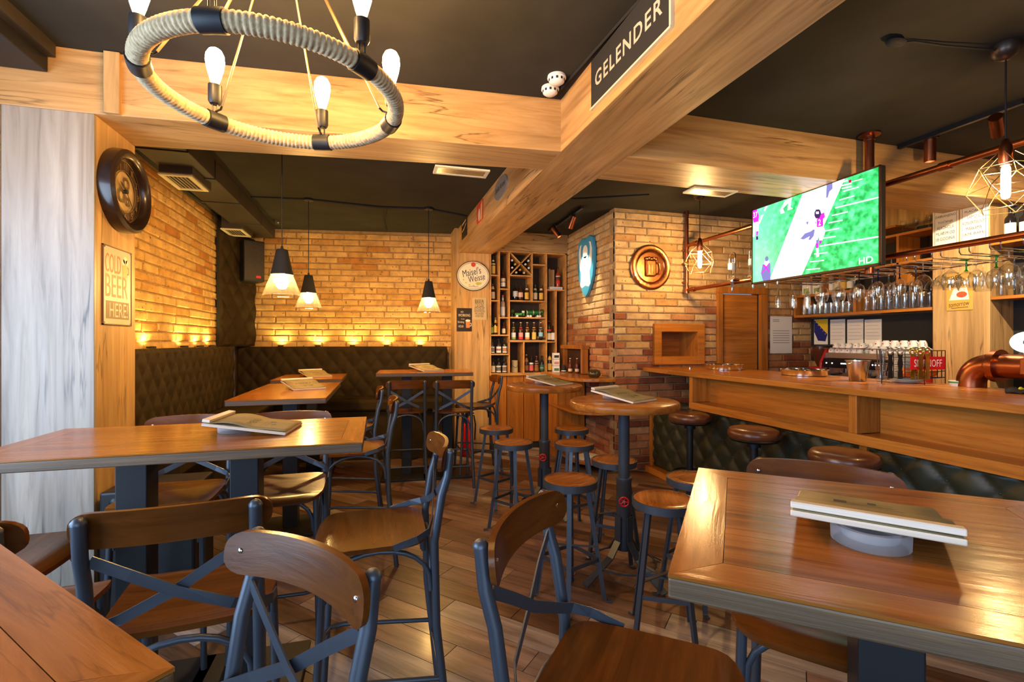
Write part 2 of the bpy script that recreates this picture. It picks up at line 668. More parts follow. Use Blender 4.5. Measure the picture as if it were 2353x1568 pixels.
def brick_mesh(L, var, mt):
    key = (round(L, 2), var, mt.name)
    if key in _bcache: return _bcache[key]
    L = round(L, 2)
    rnd = random.Random(hash((round(L, 2), var)) & 0xffff)
    d, c, h = .05, .008, BH
    j = lambda a: rnd.uniform(-a, a)
    e = [j(.003) for _ in range(8)]
    ring = [(0, c, 0), (L, c, 0), (L, c, h), (0, c, h)]
    fr = [(c + e[0], e[4] * .6, c + e[1]), (L - c + e[2], e[5] * .6, c + e[3]), (L - c + e[1], e[6] * .6, h - c + e[0]), (c + e[3], e[7] * .6, h - c + e[2])]
    bk = [(0, d, 0), (L, d, 0), (L, d, h), (0, d, h)]
    vs = bk + ring + fr
    fs = [(8, 9, 10, 11)]
    for k in range(4):
        l = (k + 1) % 4
        fs.append((4 + k, 4 + l, 8 + l, 8 + k))
        fs.append((k, l, 4 + l, 4 + k))
    me = MB().add(vs, fs).mesh('brick')
    me.materials.append(mt)
    _bcache[key] = me
    return me


def brick_wall(name, p0, p1, z0, z1, thick=.14, holes=(), redf=None, zb=0, cut=None, seed=1):
    """bricks on the face from p0 to p1 (xy), facing right-hand side -Y of the local frame"""
    rnd = random.Random(seed)
    p0, p1 = Vector((*p0, 0)), Vector((*p1, 0))
    t = (p1 - p0)
    Lw = t.length
    t.normalize()
    rz = math.atan2(t.y, t.x)
    T = Matrix.Translation(p0) @ Matrix.Rotation(rz, 4, 'Z')
    mb = MB()
    # backing split around holes
    xs = sorted({0, Lw, *[h[0] for h in holes], *[h[1] for h in holes]})
    for a, b in zip(xs[:-1], xs[1:]):
        hz = sorted([(h[2], h[3]) for h in holes if h[0] < (a + b) / 2 < h[1]])
        z = zb
        for (h0, h1) in hz:
            if h0 > z: mb.box(a, b, .016, thick, z, h0, T)
            z = h1
        mb.box(a, b, .016, thick, z, CEIL, T)
    wall = struct(mb.build(name, M['mortar']))
    row = 0
    z = z0
    n = 0
    while z < z1 - .02:
        s = -(BL + BJ) * (.5 if row % 2 else 0) + rnd.uniform(-.05, .05)
        while s < Lw:
            L = BL + rnd.uniform(-.035, .03)
            a, b = max(s, 0), min(s + L, Lw)
            for (h0, h1, hz0, hz1) in holes:
                if z + BH > hz0 and z < hz1:
                    if a < h0 < b and b <= h1: b = h0
                    elif a >= h0 and a < h1 < b: a = h1
                    elif a >= h0 and b <= h1: b = a
                    elif a < h0 and b > h1: b = h0
            if b - a > .03 and z + BH <= z1 + .03 and (cut is None or cut((a + b) / 2, z)):
                red = redf(z) if redf else 0
                mt = M['brick_r'] if rnd.random() < red else M['brick_p' if redf else 'brick_y']
                o = mobj('brick', brick_mesh(b - a, rnd.randint(0, 2), mt), None, wall)
                q = T @ Vector((a, rnd.uniform(-.004, .003), z))
                o.location = q
                o.rotation_euler = (0, 0, rz)
                n += 1
            s += L + BJ
        z += BH + BJ
        row += 1
    return wall


brick_wall('wall_left', (-1.87, 3.46), (-1.87, 7.3), 1.34, CEIL - .02, seed=3, cut=lambda s, z: s < 3.1)
BW0, BW1 = Vector((-1.87, 7.19, 0)), Vector((1.03, 6.765, 0))
brick_wall('wall_back', BW0.xy, BW1.xy, 1.34, CEIL - .02, seed=5)


def redness(z):
    return min(1, max(0, (2.0 - z) / .75))


PILX, PILY = 2.60, 4.95
brick_wall('wall_pillar_side', (2.62, 6.52), (PILX, PILY + .045), .01, CEIL - .01, thick=.1, redf=redness, seed=7, holes=())
NA, NB_ = PY(1503, 748, PILY), PY(1611, 833, PILY)
DX0, DX1 = 3.965, 4.70
brick_wall('wall_bar_end', (PILX, PILY), (5.42, PILY), .01, CEIL - .01, thick=.14, redf=redness, seed=9,
           holes=[(NA.x - PILX, NB_.x - PILX, NB_.z, NA.z), (DX0 - PILX, DX1 - PILX, -1, 2.17)],
           cut=lambda s, z: (s < 1.5) or z > .9)

# ---- timber beams and columns
struct(MB().prism([(1.035, 6.42), (1.20, -1.7), (1.63, -1.7), (1.505, 6.42)], BEAM, CEIL).build('trim_1', M['oak_y'], None, False, .004))
struct(MB().prism([(-2.4, 3.02), (-1.447, 3.02), (1.112, 2.83), (1.104, 3.165), (-1.435, 3.452), (-2.4, 3.47)], BEAM, CEIL).build('trim_2', M['oak_x'], None, False, .004))
struct(MB().prism([(1.56, 2.79), (5.42, 2.80), (5.42, 3.245), (1.555, 3.235)], BEAM, CEIL).build('trim_3', M['oak_x'], None, False, .004))
colm = struct(MB().box(-2.4, -1.455, 3.04, 3.46, 0, BEAM).build('wall_left_column', M['oak_z']))
for (x0, x1) in ((-2.4, -1.842), (-1.838, -1.445)):
    MB().box(x0, x1, 3.02, 3.045, 0, BEAM).build('panel', wood('daylit_oak_panel', (.20, .155, .112), (.34, .285, .225), (.41, .36, .30), (13, 13, .8), .42, 0, 1.5, 1.0), colm, False, .003)  # same oak, its front greyed in colour to carry the window daylight
MB().box(-1.462, -1.445, 3.045, 3.46, 0, BEAM).build('panel', M['oak_z'], colm, False, .002)
bt = PY(238, 120, 2.99), PY(275, 262, 2.99)
struct(MB().box(bt[0].x, bt[1].x, 2.985, 3.02, bt[1].z, CEIL - .005).build('trim_4', M['oak_z'], None, False, .003))
# oak pillar and fascia round the bottle shelf
SHY = 6.42
struct(MB().box(.985, 1.465, SHY, 6.95, 0, CEIL).build('wall_back_pillar', M['oak_z'], None, False, .003))
struct(MB().box(1.465, 2.62, SHY, 6.95, 2.765, CEIL).build('trim_5', M['oak_x'], None, False, .003))
# oak panel behind the bar
struct(MB().box(5.10, 5.42, 2.885, 3.33, 0, BEAM).build('trim_6', M['oak_z'], None, False, .003))

# ---- door behind the bar
dr = struct(MB().box(DX0 + .07, DX1 - .12, PILY + .02, PILY + .06, 0.005, 2.08, Matrix.Translation((0, 0, 0))).build('door_1', M['bar_x']))
fr = MB()
fr.box(DX0, DX0 + .07, PILY - .03, PILY + .14, 0, 2.089).box(DX1 - .1, DX1, PILY - .03, PILY + .14, 0, 2.089).box(DX0, DX1, PILY - .03, PILY + .14, 2.09, 2.17)
fr.build('door_frame', M['bar_z'], dr, False, .004)
hd = MB()
hd.cyl((DX1 - .17, PILY - .01, 1.02), (DX1 - .17, PILY + .03, 1.02), .012).cyl((DX1 - .17, PILY - .02, 1.02), (DX1 - .28, PILY - .02, 1.02), .008)
hd.build('door_handle', M['steel'], dr, True)
MB().box(DX1 - .119, DX1 - .1, PILY + .02, PILY + .05, 0, 2.09).build('hinge_side', M['matte_black'], dr)

# ---- timber framed serving niche in the brick
nb = MB()
x0, x1, z0, z1 = NA.x, NB_.x, NB_.z, NA.z
nw = struct(MB().box(x0, x1, PILY + .33, PILY + .345, z0, z1).build('window_1', M['bar_x']))
f_ = .075
fm = MB()
fm.box(x0 - .02, x0 + f_, PILY - .045, PILY + .02, z0 - .02, z1 + .02).box(x1 - f_, x1 + .02, PILY - .045, PILY + .02, z0 - .02, z1 + .02)
fm.box(x0 + f_, x1 - f_, PILY - .045, PILY + .02, z0 - .02, z0 + f_).box(x0 + f_, x1 - f_, PILY - .045, PILY + .02, z1 - f_, z1 + .02)
fm.build('niche_frame', M['bar_x'], nw, False, .004)
lm = MB()
lm.box(x0 + f_ - .015, x0 + f_, PILY + .02, PILY + .33, z0 + f_, z1 - f_).box(x1 - f_, x1 - f_ + .015, PILY + .02, PILY + .33, z0 + f_, z1 - f_)
lm.box(x0 + f_, x1 - f_, PILY + .02, PILY + .33, z0 + f_ - .015, z0 + f_).box(x0 + f_, x1 - f_, PILY + .02, PILY + .33, z1 - f_, z1 - f_ + .015)
lm.build('niche_lining', M['bar_z'], nw)
# a second framed opening on the side of the pillar
sy0, sy1 = PX(1354, 800, 2.6).y, 6.40
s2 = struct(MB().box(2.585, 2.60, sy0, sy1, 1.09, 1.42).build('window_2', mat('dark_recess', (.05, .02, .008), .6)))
f2 = MB()
f2.box(2.50, 2.60, sy0, sy0 + .05, 1.085, 1.399).box(2.495, 2.60, sy0 - .004, sy1, 1.40, 1.45).box(2.53, 2.60, sy1 - .05, sy1, 1.085, 1.399)
f2.build('niche_frame', M['bar_z'], s2, False, .004)

# ---- air duct along the left wall
duct = thing('air_duct', 'dark painted rectangular air duct running under ceiling above left brick wall', 'duct', (0, 0, 0))
MB().box(-1.66, -1.33, 3.47, 6.98, 2.87, CEIL - .002).build('duct_body', M['duct'], duct, False, .006)
for yy in (3.95, 4.55, 5.3, 6.2):
    MB().box(-1.672, -1.322, yy, yy + .035, 2.86, CEIL - .002).build('flange', M['duct'], duct, False, .003)
for (pu, pv, zz) in (((377, 471), (403, 441), 2.80), ((517, 569), (527, 546), 2.80)):
    c = PZ(sum(pu) / 2, sum(pv) / 2, zz)
    bx = MB().box(c.x - .10, c.x + .13, c.y - .22, c.y + .22, zz + .012, CEIL - .005).build('branch_box', M['duct'], duct, False, .004)
    hw, hl = .115, .2
    g = MB()
    g.box(c.x - hw, c.x - hw + .03, c.y - hl, c.y + hl, zz, zz + .012).box(c.x + hw - .03, c.x + hw, c.y - hl, c.y + hl, zz, zz + .012)
    g.box(c.x - hw + .03, c.x + hw - .03, c.y - hl, c.y - hl + .03, zz, zz + .012).box(c.x - hw + .03, c.x + hw - .03, c.y + hl - .03, c.y + hl, zz, zz + .012)
    gr = g.build('vent_grille', M['cream'], duct)
    for k in range(6):
        xx = c.x - hw + .045 + k * (2 * hw - .09) / 5
        T = Matrix.Translation((xx, c.y, zz + .012)) @ Matrix.Rotation(R(35), 4, 'Y')
        MB().box(-.012, .012, -hl + .03, hl - .03, -.001, .001, T).build('louvre', M['cream'], gr)
# second duct over the seats nearest the camera
d2 = thing('ceiling_duct', 'black boxed duct at ceiling above daylit oak column', 'duct', (0, 0, 0))
MB().box(-2.4, -1.64, -.6, 3.015, 2.885, CEIL - .002).build('duct_body', M['black'], d2, False, .005)
MB().box(-1.645, -1.60, -.6, 3.0, 2.96, CEIL - .002).build('edge_rail', M['duct'], d2)

# flush ceiling vents let into the beams
def flush_vent(label, px, zz, hx, hy):
    c = PZ(px[0], px[1], zz)
    t = thing('ceiling_vent', label, 'air vent', (c.x, c.y, zz))
    g = MB()
    fz = -.012
    g.box(-hx + .0225, hx - .0225, -hy, -hy + .022, fz, 0).box(-hx + .0225, hx - .0225, hy - .022, hy, fz, 0).box(-hx, -hx + .022, -hy, hy, fz, 0).box(hx - .022, hx, -hy, hy, fz, 0)
    g.build('frame', M['cream'], t)
    MB().box(-hx + .02, hx - .02, -hy + .02, hy - .02, -.002, 0).build('backing', M['duct'], t)
    for k in range(5):
        yy = -hy + .035 + k * (2 * hy - .07) / 4
        MB().box(-hx + .022, hx - .022, yy - .006, yy + .006, -.010, -.004).build('louvre', M['steel'], t)
    return t


flush_vent('slotted air vent hanging at edge of left cross beam', (1060, 393), BEAM - .001, .19, .075)
flush_vent('slotted air vent at edge of right cross beam above door', (1632, 440), BEAM - .001, .2, .075)

# conduits and cables on the ceiling
def cable(name, label, pts, r=.006, m='matte_black'):
    o = MB().tube(pts, r, 6).build(name, M[m], None, True)
    return tag(o, label, 'cable')


zc = CEIL - .008
cable('cable', 'dark cable clipped across ceiling behind the cone pendants', [(-1.3, 5.6, zc), (-.717, 5.52, zc), (0, 5.62, zc - .004), (.55, 5.54, zc), (1.03, 5.75, zc)], .012)
cable('cable', 'thin cable on dark ceiling beside the name board beam', [(1.05, 2.8, zc), (1.12, 1.9, zc), (1.16, 1.2, zc)], .007)
cable('cable', 'cable drop on ceiling running down to top of back brick wall', [(.08, 5.64, zc), (.06, 6.2, zc), (.1, 6.8, zc)], .008)
cable('cable', 'bundle of cables along ceiling above left brick wall', [(-1.8, 3.6, zc - .03), (-1.82, 4.4, zc - .01), (-1.82, 5.2, zc - .05), (-1.83, 5.9, zc - .02), (-1.8, 6.4, zc)], .022)
cable('cable', 'flexible conduit crossing ceiling near pillar spotlights', [(1.6, 4.6, zc), (2.0, 4.75, zc), (2.3, 4.6, zc), (2.7, 4.4, zc)], .01)

# ---- tufted upholstery
def tuft_mesh(wd, ht, dw, dh, depth, res=.018, edge=.03):
    nx, nz = max(4, int(wd / res)), max(4, int(ht / res))
    vs, fs = [], []
    for j in range(nz + 1):
        for i in range(nx + 1):
            x, z = wd * i / nx, ht * j / nz
            a = abs(math.sin(PI * (x / dw + z / dh)))
            b = abs(math.sin(PI * (x / dw - z / dh)))
            h = depth * (min(a, b) ** .45) * .75 + depth * .25 * (a * b) ** .5
            e = min(x, wd - x, z, ht - z)
            if e < edge: h = h * math.sqrt(max(0, 1 - (1 - e / edge) ** 2))
            vs.append((x, -h, z))
    for j in range(nz):
        for i in range(nx):
            k = j * (nx + 1) + i
            fs.append((k, k + 1, k + nx + 2, k + nx + 1))
    return vs, fs


def tuft_panel(name, T, wd, ht, dw, dh, depth, mt, parent):
    vs, fs = tuft_mesh(wd, ht, dw, dh, depth)
    o = MB().add(vs, fs, T).build(name, mt, parent, True, 0, 75)
    bt_ = MB()
    j = 0
    z = dh / 2
    while z < ht - .02:
        x = dw / 2 if (j % 2 == 1) else dw
        # crossing points of both families of creases
        x = (0 if j % 2 else dw / 2)
        while x < wd:
            if x > .02: bt_.sphere(T @ Vector((x, -.004, z)), .009, 6, 4)
            x += dw
        z += dh / 2
        j += 1
    b = bt_.build('tufting_buttons', mt, o, True)
    b['kind'] = 'stuff'
    return o


# booth along the left wall
bl = thing('booth_bench', 'brown tufted booth bench along the left brick wall', 'bench', (-1.6, 5.0, 0), 0, None)
inv = Matrix.Translation((1.6, -5.0, 0))
BT = 1.44
T = inv @ Matrix.Translation((-1.70, 3.47, .74)) @ Matrix.Rotation(R(90), 4, 'Z')
tuft_panel('backrest', T, 3.0, BT - .74, .17, .24, .032, M['fabric'], bl)
b_ = MB().box(-1.86, -1.695, 3.47, 6.5, .1, BT, inv).build('backrest_body', M['fabric'], bl, False, .02)
MB().box(-1.70, -1.22, 3.47, 6.35, .62, .76, inv).build('seat', M['fabric'], bl, False, .03)
MB().box(-1.70, -1.27, 3.47, 6.35, 0, .62, inv).build('base', M['fabric'], bl)
# booth along the back wall
bb = thing('booth_bench', 'brown tufted booth bench along the back brick wall', 'bench', (0, 6.7, 0))
tb = (BW1 - BW0).normalized()
rzb = math.atan2(tb.y, tb.x)
nb_ = Vector((tb.y, -tb.x, 0))
inv2 = Matrix.Translation((0, -6.7, 0))
s0 = .10
org = BW0 + tb * s0 + nb_ * .16
Lb = (BW1 - BW0).length - s0 - .10
T = inv2 @ Matrix.Translation((org.x, org.y, .74)) @ Matrix.Rotation(rzb, 4, 'Z')
tuft_panel('backrest', T, Lb, 1.43 - .74, .2, .26, .034, M['fabric'], bb)
T2 = inv2 @ Matrix.Translation((org.x, org.y, 0)) @ Matrix.Rotation(rzb, 4, 'Z')
MB().box(0, Lb, -.005, .155, .1, 1.43, T2).build('backrest_body', M['fabric'], bb, False, .02)
MB().box(.62, Lb, -.5, 0, .62, .76, T2).build('seat', M['fabric'], bb, False, .03)
MB().box(.62, Lb, -.45, 0, 0, .62, T2).build('base', M['fabric'], bb)
# padded corner column
pc0, pc1 = Vector((-1.83, 6.42, 0)), Vector((-1.60, 7.10, 0))
tc_ = (pc1 - pc0).normalized()
cp = thing('corner_pad', 'tall dark tufted pad covering corner between the brick walls', 'wall pad', (-1.75, 6.75, 0))
T = Matrix.Translation((1.75, -6.75, 0)) @ Matrix.Translation((pc0.x, pc0.y, 1.44)) @ Matrix.Rotation(math.atan2(tc_.y, tc_.x), 4, 'Z')
tuft_panel('pad', T, (pc1 - pc0).length, 1.42, .24, .3, .035, M['fabric'], cp)
MB().box(0, (pc1 - pc0).length, -.002, .03, 0, 1.42, T).build('board', M['matte_black'], cp)
# ================================================================== FURNITURE
def rect_table(label, pts, z, th=.04, posts=None, base=None, cat='table', group=None):
    """pts: four corners (ccw, xy)"""
    c = sum((Vector((p[0], p[1], 0)) for p in pts), Vector()) / 4
    e = Vector((pts[1][0] - pts[0][0], pts[1][1] - pts[0][1], 0))
    rz = math.atan2(e.y, e.x)
    t = thing('bar_table', label, cat, (c.x, c.y, 0), rz, group)
    Ri = Matrix.Rotation(-rz, 4, 'Z')
    loc = [(Ri @ (Vector((p[0], p[1], 0)) - c)) for p in pts]
    x0, x1 = min(p.x for p in loc), max(p.x for p in loc)
    y0, y1 = min(p.y for p in loc), max(p.y for p in loc)
    # framed top: centre field of boards with mitred border boards, on an edge band
    MB().box(x0, x1, y0, y1, z - th, z - .006).build('edge_band', M['table_edge'], t, False, .004)
    bw = .085
    g = .0007
    zt0, zt1 = z - .0055, z
    fld = MB()
    nb = max(2, int(round((y1 - y0 - 2 * bw) / .14)))
    for k in range(nb):
        a = y0 + bw + (y1 - y0 - 2 * bw) * k / nb
        b = y0 + bw + (y1 - y0 - 2 * bw) * (k + 1) / nb
        MB().box(x0 + bw + g, x1 - bw - g, a + g, b - g, zt0, zt1).build('top_board', M['table'], t)
    for pl in ([(x0, y0), (x1, y0), (x1 - bw, y0 + bw - g), (x0 + bw, y0 + bw - g)], [(x0, y1), (x1, y1), (x1 - bw, y1 - bw + g), (x0 + bw, y1 - bw + g)]):
        MB().prism(pl, zt0, zt1).build('border_board', M['table'], t)
    for pl in ([(x0, y0), (x0, y1), (x0 + bw - g, y1 - bw), (x0 + bw - g, y0 + bw)], [(x1, y0), (x1, y1), (x1 - bw + g, y1 - bw), (x1 - bw + g, y0 + bw)]):
        T = Matrix.Rotation(R(90), 4, 'Z')
        o = MB().prism([tuple((T.inverted() @ Vector((p[0], p[1], 0))).xy) for p in pl], zt0, zt1).build('border_board', M['table'], t)
        o.rotation_euler = (0, 0, R(90))
    for (px, py) in (posts or [(0, 0)]):
        MB().box(px - .055, px + .055, py - .055, py + .055, .02, z - th - .008).build('post', M['black'], t, False, .004)
        MB().box(px - .13, px + .13, py - .13, py + .13, z - th - .008, z - th).build('top_plate', M['black'], t)
        hb = (base or .23)
        MB().box(px - hb, px + hb, py - hb, py + hb, 0, .022).build('foot_plate', M['black'], t, False, .004)
    t['rz'] = rz
    return t


ZT = 1.10
a, b_, c_, d_ = PZ(150, 988, ZT), PZ(836, 958, ZT), PZ(837, 1018, ZT), PZ(0, 1061, ZT)
T1 = (-1.385, -.062, d_.y, b_.y)
rect_table('long oak table for six in front of daylit oak column', [(T1[0], T1[2]), (T1[1], T1[2]), (T1[1], T1[3]), (T1[0], T1[3])], ZT, .042, [(-.24, 0), (.17, 0)])
TA = (-1.0, -.36, PZ(640, 918, ZT).y, PZ(778, 879, ZT).y)
rect_table('oak booth table under the largest cone pendant', [(TA[0], TA[2]), (TA[1], TA[2]), (TA[1], TA[3]), (TA[0], TA[3])], ZT, .04, [(0, -.1)])
rect_table('oak booth table in far left corner of booth', [(-1.08, 5.42), (-.38, 5.42), (-.38, 6.3), (-1.08, 6.3)], ZT, .04, [(0, 0)])
rect_table('oak table with two chairs in front of back booth', [(-.03, 5.20), (.99, 5.13), (1.035, 5.78), (.015, 5.85)], 1.165, .04, [(-.2, 0), (.25, 0)], .27)
# square tables nearest the camera, turned about 45 degrees
q0, q1, q2 = PZ(1510, 1315, ZT), PZ(1605, 1075, ZT), PZ(2345, 1140, ZT)
ex = (q2 - q1).normalized()
lf = (q0 - q1).normalized()
ex2 = Vector((-lf.y, lf.x, 0))
if ex2.dot(ex) < 0: ex2 = -ex2
ex = (ex * .25 + ex2 * .75).normalized()
ey = Vector((-ex.y, ex.x, 0))
if (q0 - q1).dot(ey) < 0: ey = -ey
sx_, sy_ = (q2 - q1).length, (q1 - q0).dot(-ey) if False else abs((q0 - q1).dot(ey))
c1 = q1
pR = [c1 + ey * -0, c1 + ex * sx_, c1 + ex * sx_ + ey * sy_, c1 + ey * sy_]
tR = rect_table('square oak table in right foreground holding a clipboard menu', [tuple(p.xy) for p in (pR[3], pR[2], pR[1], pR[0])], ZT, .042, [(0, 0)])
l0, l1 = PZ(0, 1250, ZT), PZ(402, 1533, ZT)
el = (l0 - l1).normalized()
nl = Vector((-el.y, el.x, 0))
if nl.x > 0: nl = -nl
pL = [l1, l1 + el * .70, l1 + el * .70 + nl * .72, l1 + nl * .72]
rect_table('square oak table cut off by lower left corner of picture', [tuple(p.xy) for p in pL], ZT, .042, [(0, 0)])


# ---- cross-back bar chair, front is +Y
def squircle(u, v, n=6):
    r = max(abs(u), abs(v))
    if r < 1e-9: return 0, 0
    dx, dy = u / r, v / r
    s = (abs(dx) ** n + abs(dy) ** n) ** (-1 / n)
    return dx * s * r, dy * s * r


def make_chair():
    t = thing('bar_chair', 'x', 'chair')
    SZ = .77
    nu, nv = 16, 14
    vs, fs = [], []
    for lay in (0, 1):
        for j in range(nv + 1):
            for i in range(nu + 1):
                u, v = squircle(-1 + 2 * i / nu, -1 + 2 * j / nv, 5.5)
                hw = .195 + .015 * (v + 1) / 2
                x, y = u * hw, .01 + v * .205
                z = SZ - .012 * (1 - u * u) * (1 - (v * .8) ** 2) - (max(0, v - .72) / .28) ** 2 * .022 + max(0, -v - .6) * .02
                vs.append((x, y, z - (.016 if lay else 0)))
    k0 = (nu + 1) * (nv + 1)
    for j in range(nv):
        for i in range(nu):
            k = j * (nu + 1) + i
            fs.append((k, k + 1, k + nu + 2, k + nu + 1))
            fs.append((k0 + k, k0 + k + nu + 1, k0 + k + nu + 2, k0 + k + 1))
    rim = [i for i in range(nu + 1)] + [j * (nu + 1) + nu for j in range(1, nv + 1)] + [nv * (nu + 1) + i for i in range(nu - 1, -1, -1)] + [j * (nu + 1) for j in range(nv - 1, 0, -1)]
    for a, b in zip(rim, rim[1:] + rim[:1]):
        fs.append((a, k0 + a, k0 + b, b))
    MB().add(vs, fs).build('seat', M['chair_wood'], t, True, 0, 50)
    # curved plywood backrest in front of the tubes
    vs, fs = [], []
    nu = 22
    hwb, zb0, zb1 = .213, 1.020, 1.107
    for lay in (0, 1):
        for j in range(7):
            for i in range(nu + 1):
                u, v = math.sin(PI / 2 * (-1 + 2 * i / nu)), -1 + 2 * j / 6
                # rounded ends
                e = max(0, abs(u) - .78) / .22
                hh = (zb1 - zb0) / 2 * (1 - .8 * (1 - math.sqrt(max(0, 1 - e * e))))
                z = (zb0 + zb1) / 2 + v * hh - .006 * u * u
                y = -.233 - .045 * (1 - u * u) - (z - 1.0) * .12
                vs.append((u * hwb, y + (.014 if lay else 0), z))
    k0 = (nu + 1) * 7
    for j in range(6):
        for i in range(nu):
            k = j * (nu + 1) + i
            fs.append((k, k + 1, k + nu + 2, k + nu + 1))
            fs.append((k0 + k, k0 + k + nu + 1, k0 + k + nu + 2, k0 + k + 1))
    rim = [i for i in range(nu + 1)] + [j * (nu + 1) + nu for j in range(1, 7)] + [6 * (nu + 1) + i for i in range(nu - 1, -1, -1)] + [j * (nu + 1) for j in range(5, 0, -1)]
    for a, b in zip(rim, rim[1:] + rim[:1]):
        fs.append((a, k0 + a, k0 + b, b))
    br = MB().add(vs, fs).build('backrest', M['chair_wood'], t, True, 0, 50)
    for s in (-1, 1):
        MB().sphere((s * .178, -.2405, 1.063), .0065, 8, 5, (1, .5, 1)).build('rivet', M['chrome'], br, True)
    # rear tubes run from floor to backrest
    for s in (-1, 1):
        p = [(s * .20, -.275, 0), (s * .183, -.225, .45), (s * .18, -.218, .76), (s * .179, -.245, .93), (s * .178, -.267, 1.0), (s * .178, -.277, 1.088)]
        leg = MB().tube(p, .0155, 10).build('rear_leg', M['metal'], t, True)
        MB().lathe([(0, .012), (.01, .008), (.0165, 0), (.0165, -.006), (0, -.006)], 10, (s * .178, -.2775, 1.09)).build('cap', M['metal'], leg, True)
        p = [(s * .175, .165, .752), (s * .183, .182, .4), (s * .195, .205, 0)]
        MB().tube(p, .0135, 10).build('front_leg', M['metal'], t, True)
    # crossed flat bars
    for s in (-1, 1):
        oy = .006 * s
        p = [(s * .165, -.258 + oy * .3, .992), (s * .09, -.250 + oy, .945), (0, -.238 + oy, .885), (-s * .12, -.222 + oy, .825), (-s * .178, -.198, .800), (-s * .205, -.155, .785), (-s * .208, -.07, .762)]
        MB().bar(p, .026, .004).build('cross_bar', M['metal'], t)
    # arches under the seat
    def arch(p, q, top, zlow, nm):
        p, q = Vector(p), Vector(q)
        pts = []
        for k in range(13):
            a = PI * k / 12
            c = (p + q) / 2 - (q - p) / 2 * math.cos(a)
            pts.append((c.x, c.y, zlow + (top - zlow) * math.sin(a) ** .7))
        MB().tube(pts, .0095, 8).build(nm, M['metal'], t, True)
    for s in (-1, 1):
        arch((s * .182, -.205, 0), (s * .178, .165, 0), .745, .585, 'side_arch')
    arch((-.165, .170, 0), (.165, .170, 0), .745, .585, 'front_arch')
    arch((-.165, -.208, 0), (.165, -.208, 0), .745, .585, 'rear_arch')
    # foot ring
    z = .30
    p = [(-.192, -.243, z - .04), (-.190, .12, z), (-.178, .178, z), (-.13, .198, z), (.13, .198, z), (.178, .178, z), (.190, .12, z), (.192, -.243, z - .04)]
    MB().tube(p, .0095, 8).build('foot_ring', M['metal'], t, True)
    MB().tube([(-.190, -.245, .22), (.190, -.245, .22)], .0095, 8).build('rear_stretcher', M['metal'], t, True)
    return t


G = 'cross-back bar chairs'
chair0 = make_chair()
chairs = [
    (-.506, 1.60, 5.8, 'bar chair seen from behind, X bars lit blue, at near side of long table'),
    (-.985, 1.57, 1, 'bar chair cut off by left edge of picture, only backrest end and seat corner showing'),
    (-1.27, 2.03, -90, 'bar chair at left end of long table, grey lit seat by daylit oak column'),
    (-.335, .82, 132.6, 'bar chair nearest the lower left table, backrest facing camera with two rivets'),
    (.525, .905, -130.3, 'bar chair in centre foreground with large dark seat beside right table'),
    (1.175, 1.045, 131.3, 'bar chair at far side of right foreground table, backrest rising above the table top'),
    (-.02, 1.96, 90, 'bar chair standing sideways at right end of long table with orange lit seat'),
    (-.16, 3.48, 90, 'bar chair at aisle side of first booth table, nearer of the two'),
    (-.25, 4.28, 90, 'bar chair at aisle side of first booth table, farther of the two'),
    (.29, 5.22, -3, 'left one of two bar chairs seen from behind at the back table'),
    (.755, 5.11, -3, 'right one of two bar chairs seen from behind at the back table'),
    (1.07, 5.45, 90, 'bar chair beside the bottle shelf cabinet facing left'),
    (-.955, 2.66, 180, 'bar chair behind left half of long table, backrest just above its far edge'),
    (-.47, 2.66, 180, 'bar chair behind right half of long table, backrest just above its far edge')]
for i, (x, y, rz, lab) in enumerate(chairs):
    c = chair0 if i == 0 else copy_tree(chair0)
    c.location = (x, y, 0)
    c.rotation_euler = (0, 0, R(rz))
    tag(c, lab, 'chair', G)


# ---- round bar tables with valve wheel
def make_round(label, x, y, z, rad, rz):
    t = thing('round_bar_table', label, 'table', (x, y, 0), rz, 'round bar tables')
    MB().lathe([(0, z), (rad - .012, z), (rad - .003, z - .004), (rad, z - .012), (rad, z - .04), (rad - .006, z - .048), (0, z - .048)], 48).build('table_top', M['table'], t, True)
    MB().lathe([(.13, z - .048), (.13, z - .056), (.04, z - .06), (.036, z - .07), (.036, .5), (0, .5)], 20).build('upper_column', M['metal'], t, True)
    MB().lathe([(.036, .625), (.052, .625), (.054, .615), (.048, .60), (.047, .16), (0, .16)], 20).build('sleeve', M['metal'], t, True)
    for k in range(4):
        a = R(45 + 90 * k)
        d = Vector((math.cos(a), math.sin(a), 0))
        p = [d * .052 + Vector((0, 0, .38)), d * .054 + Vector((0, 0, .22)), d * .12 + Vector((0, 0, .13)), d * .33 + Vector((0, 0, .012))]
        MB().bar(p, .05, .008, None, (-d.y, d.x, 0)).build('foot', M['metal'], t)
    ring = [(.2 * math.cos(2 * PI * k / 28), .2 * math.sin(2 * PI * k / 28), .085) for k in range(28)]
    MB().tube(ring, .007, 6, True).build('foot_ring', M['metal'], t, True)
    # valve wheel on the side facing the room
    ax = Matrix.Translation((0, -.05, .49)) @ Matrix.Rotation(R(90), 4, 'X')
    MB().cyl((0, 0, 0), (0, 0, .035), .008, 8, None, ax).build('valve_stem', M['chrome'], t, True)
    rg = [(.028 * math.cos(2 * PI * k / 20), .028 * math.sin(2 * PI * k / 20), .033) for k in range(20)]
    wm = MB().tube(rg, .0055, 6, True, ax)
    for k in range(5):
        aa = 2 * PI * k / 5
        wm.tube([(0, 0, .033), (.028 * math.cos(aa), .028 * math.sin(aa), .033)], .004, 5, False, ax)
    wm.build('valve_wheel', M['red'], t, True)
    return t


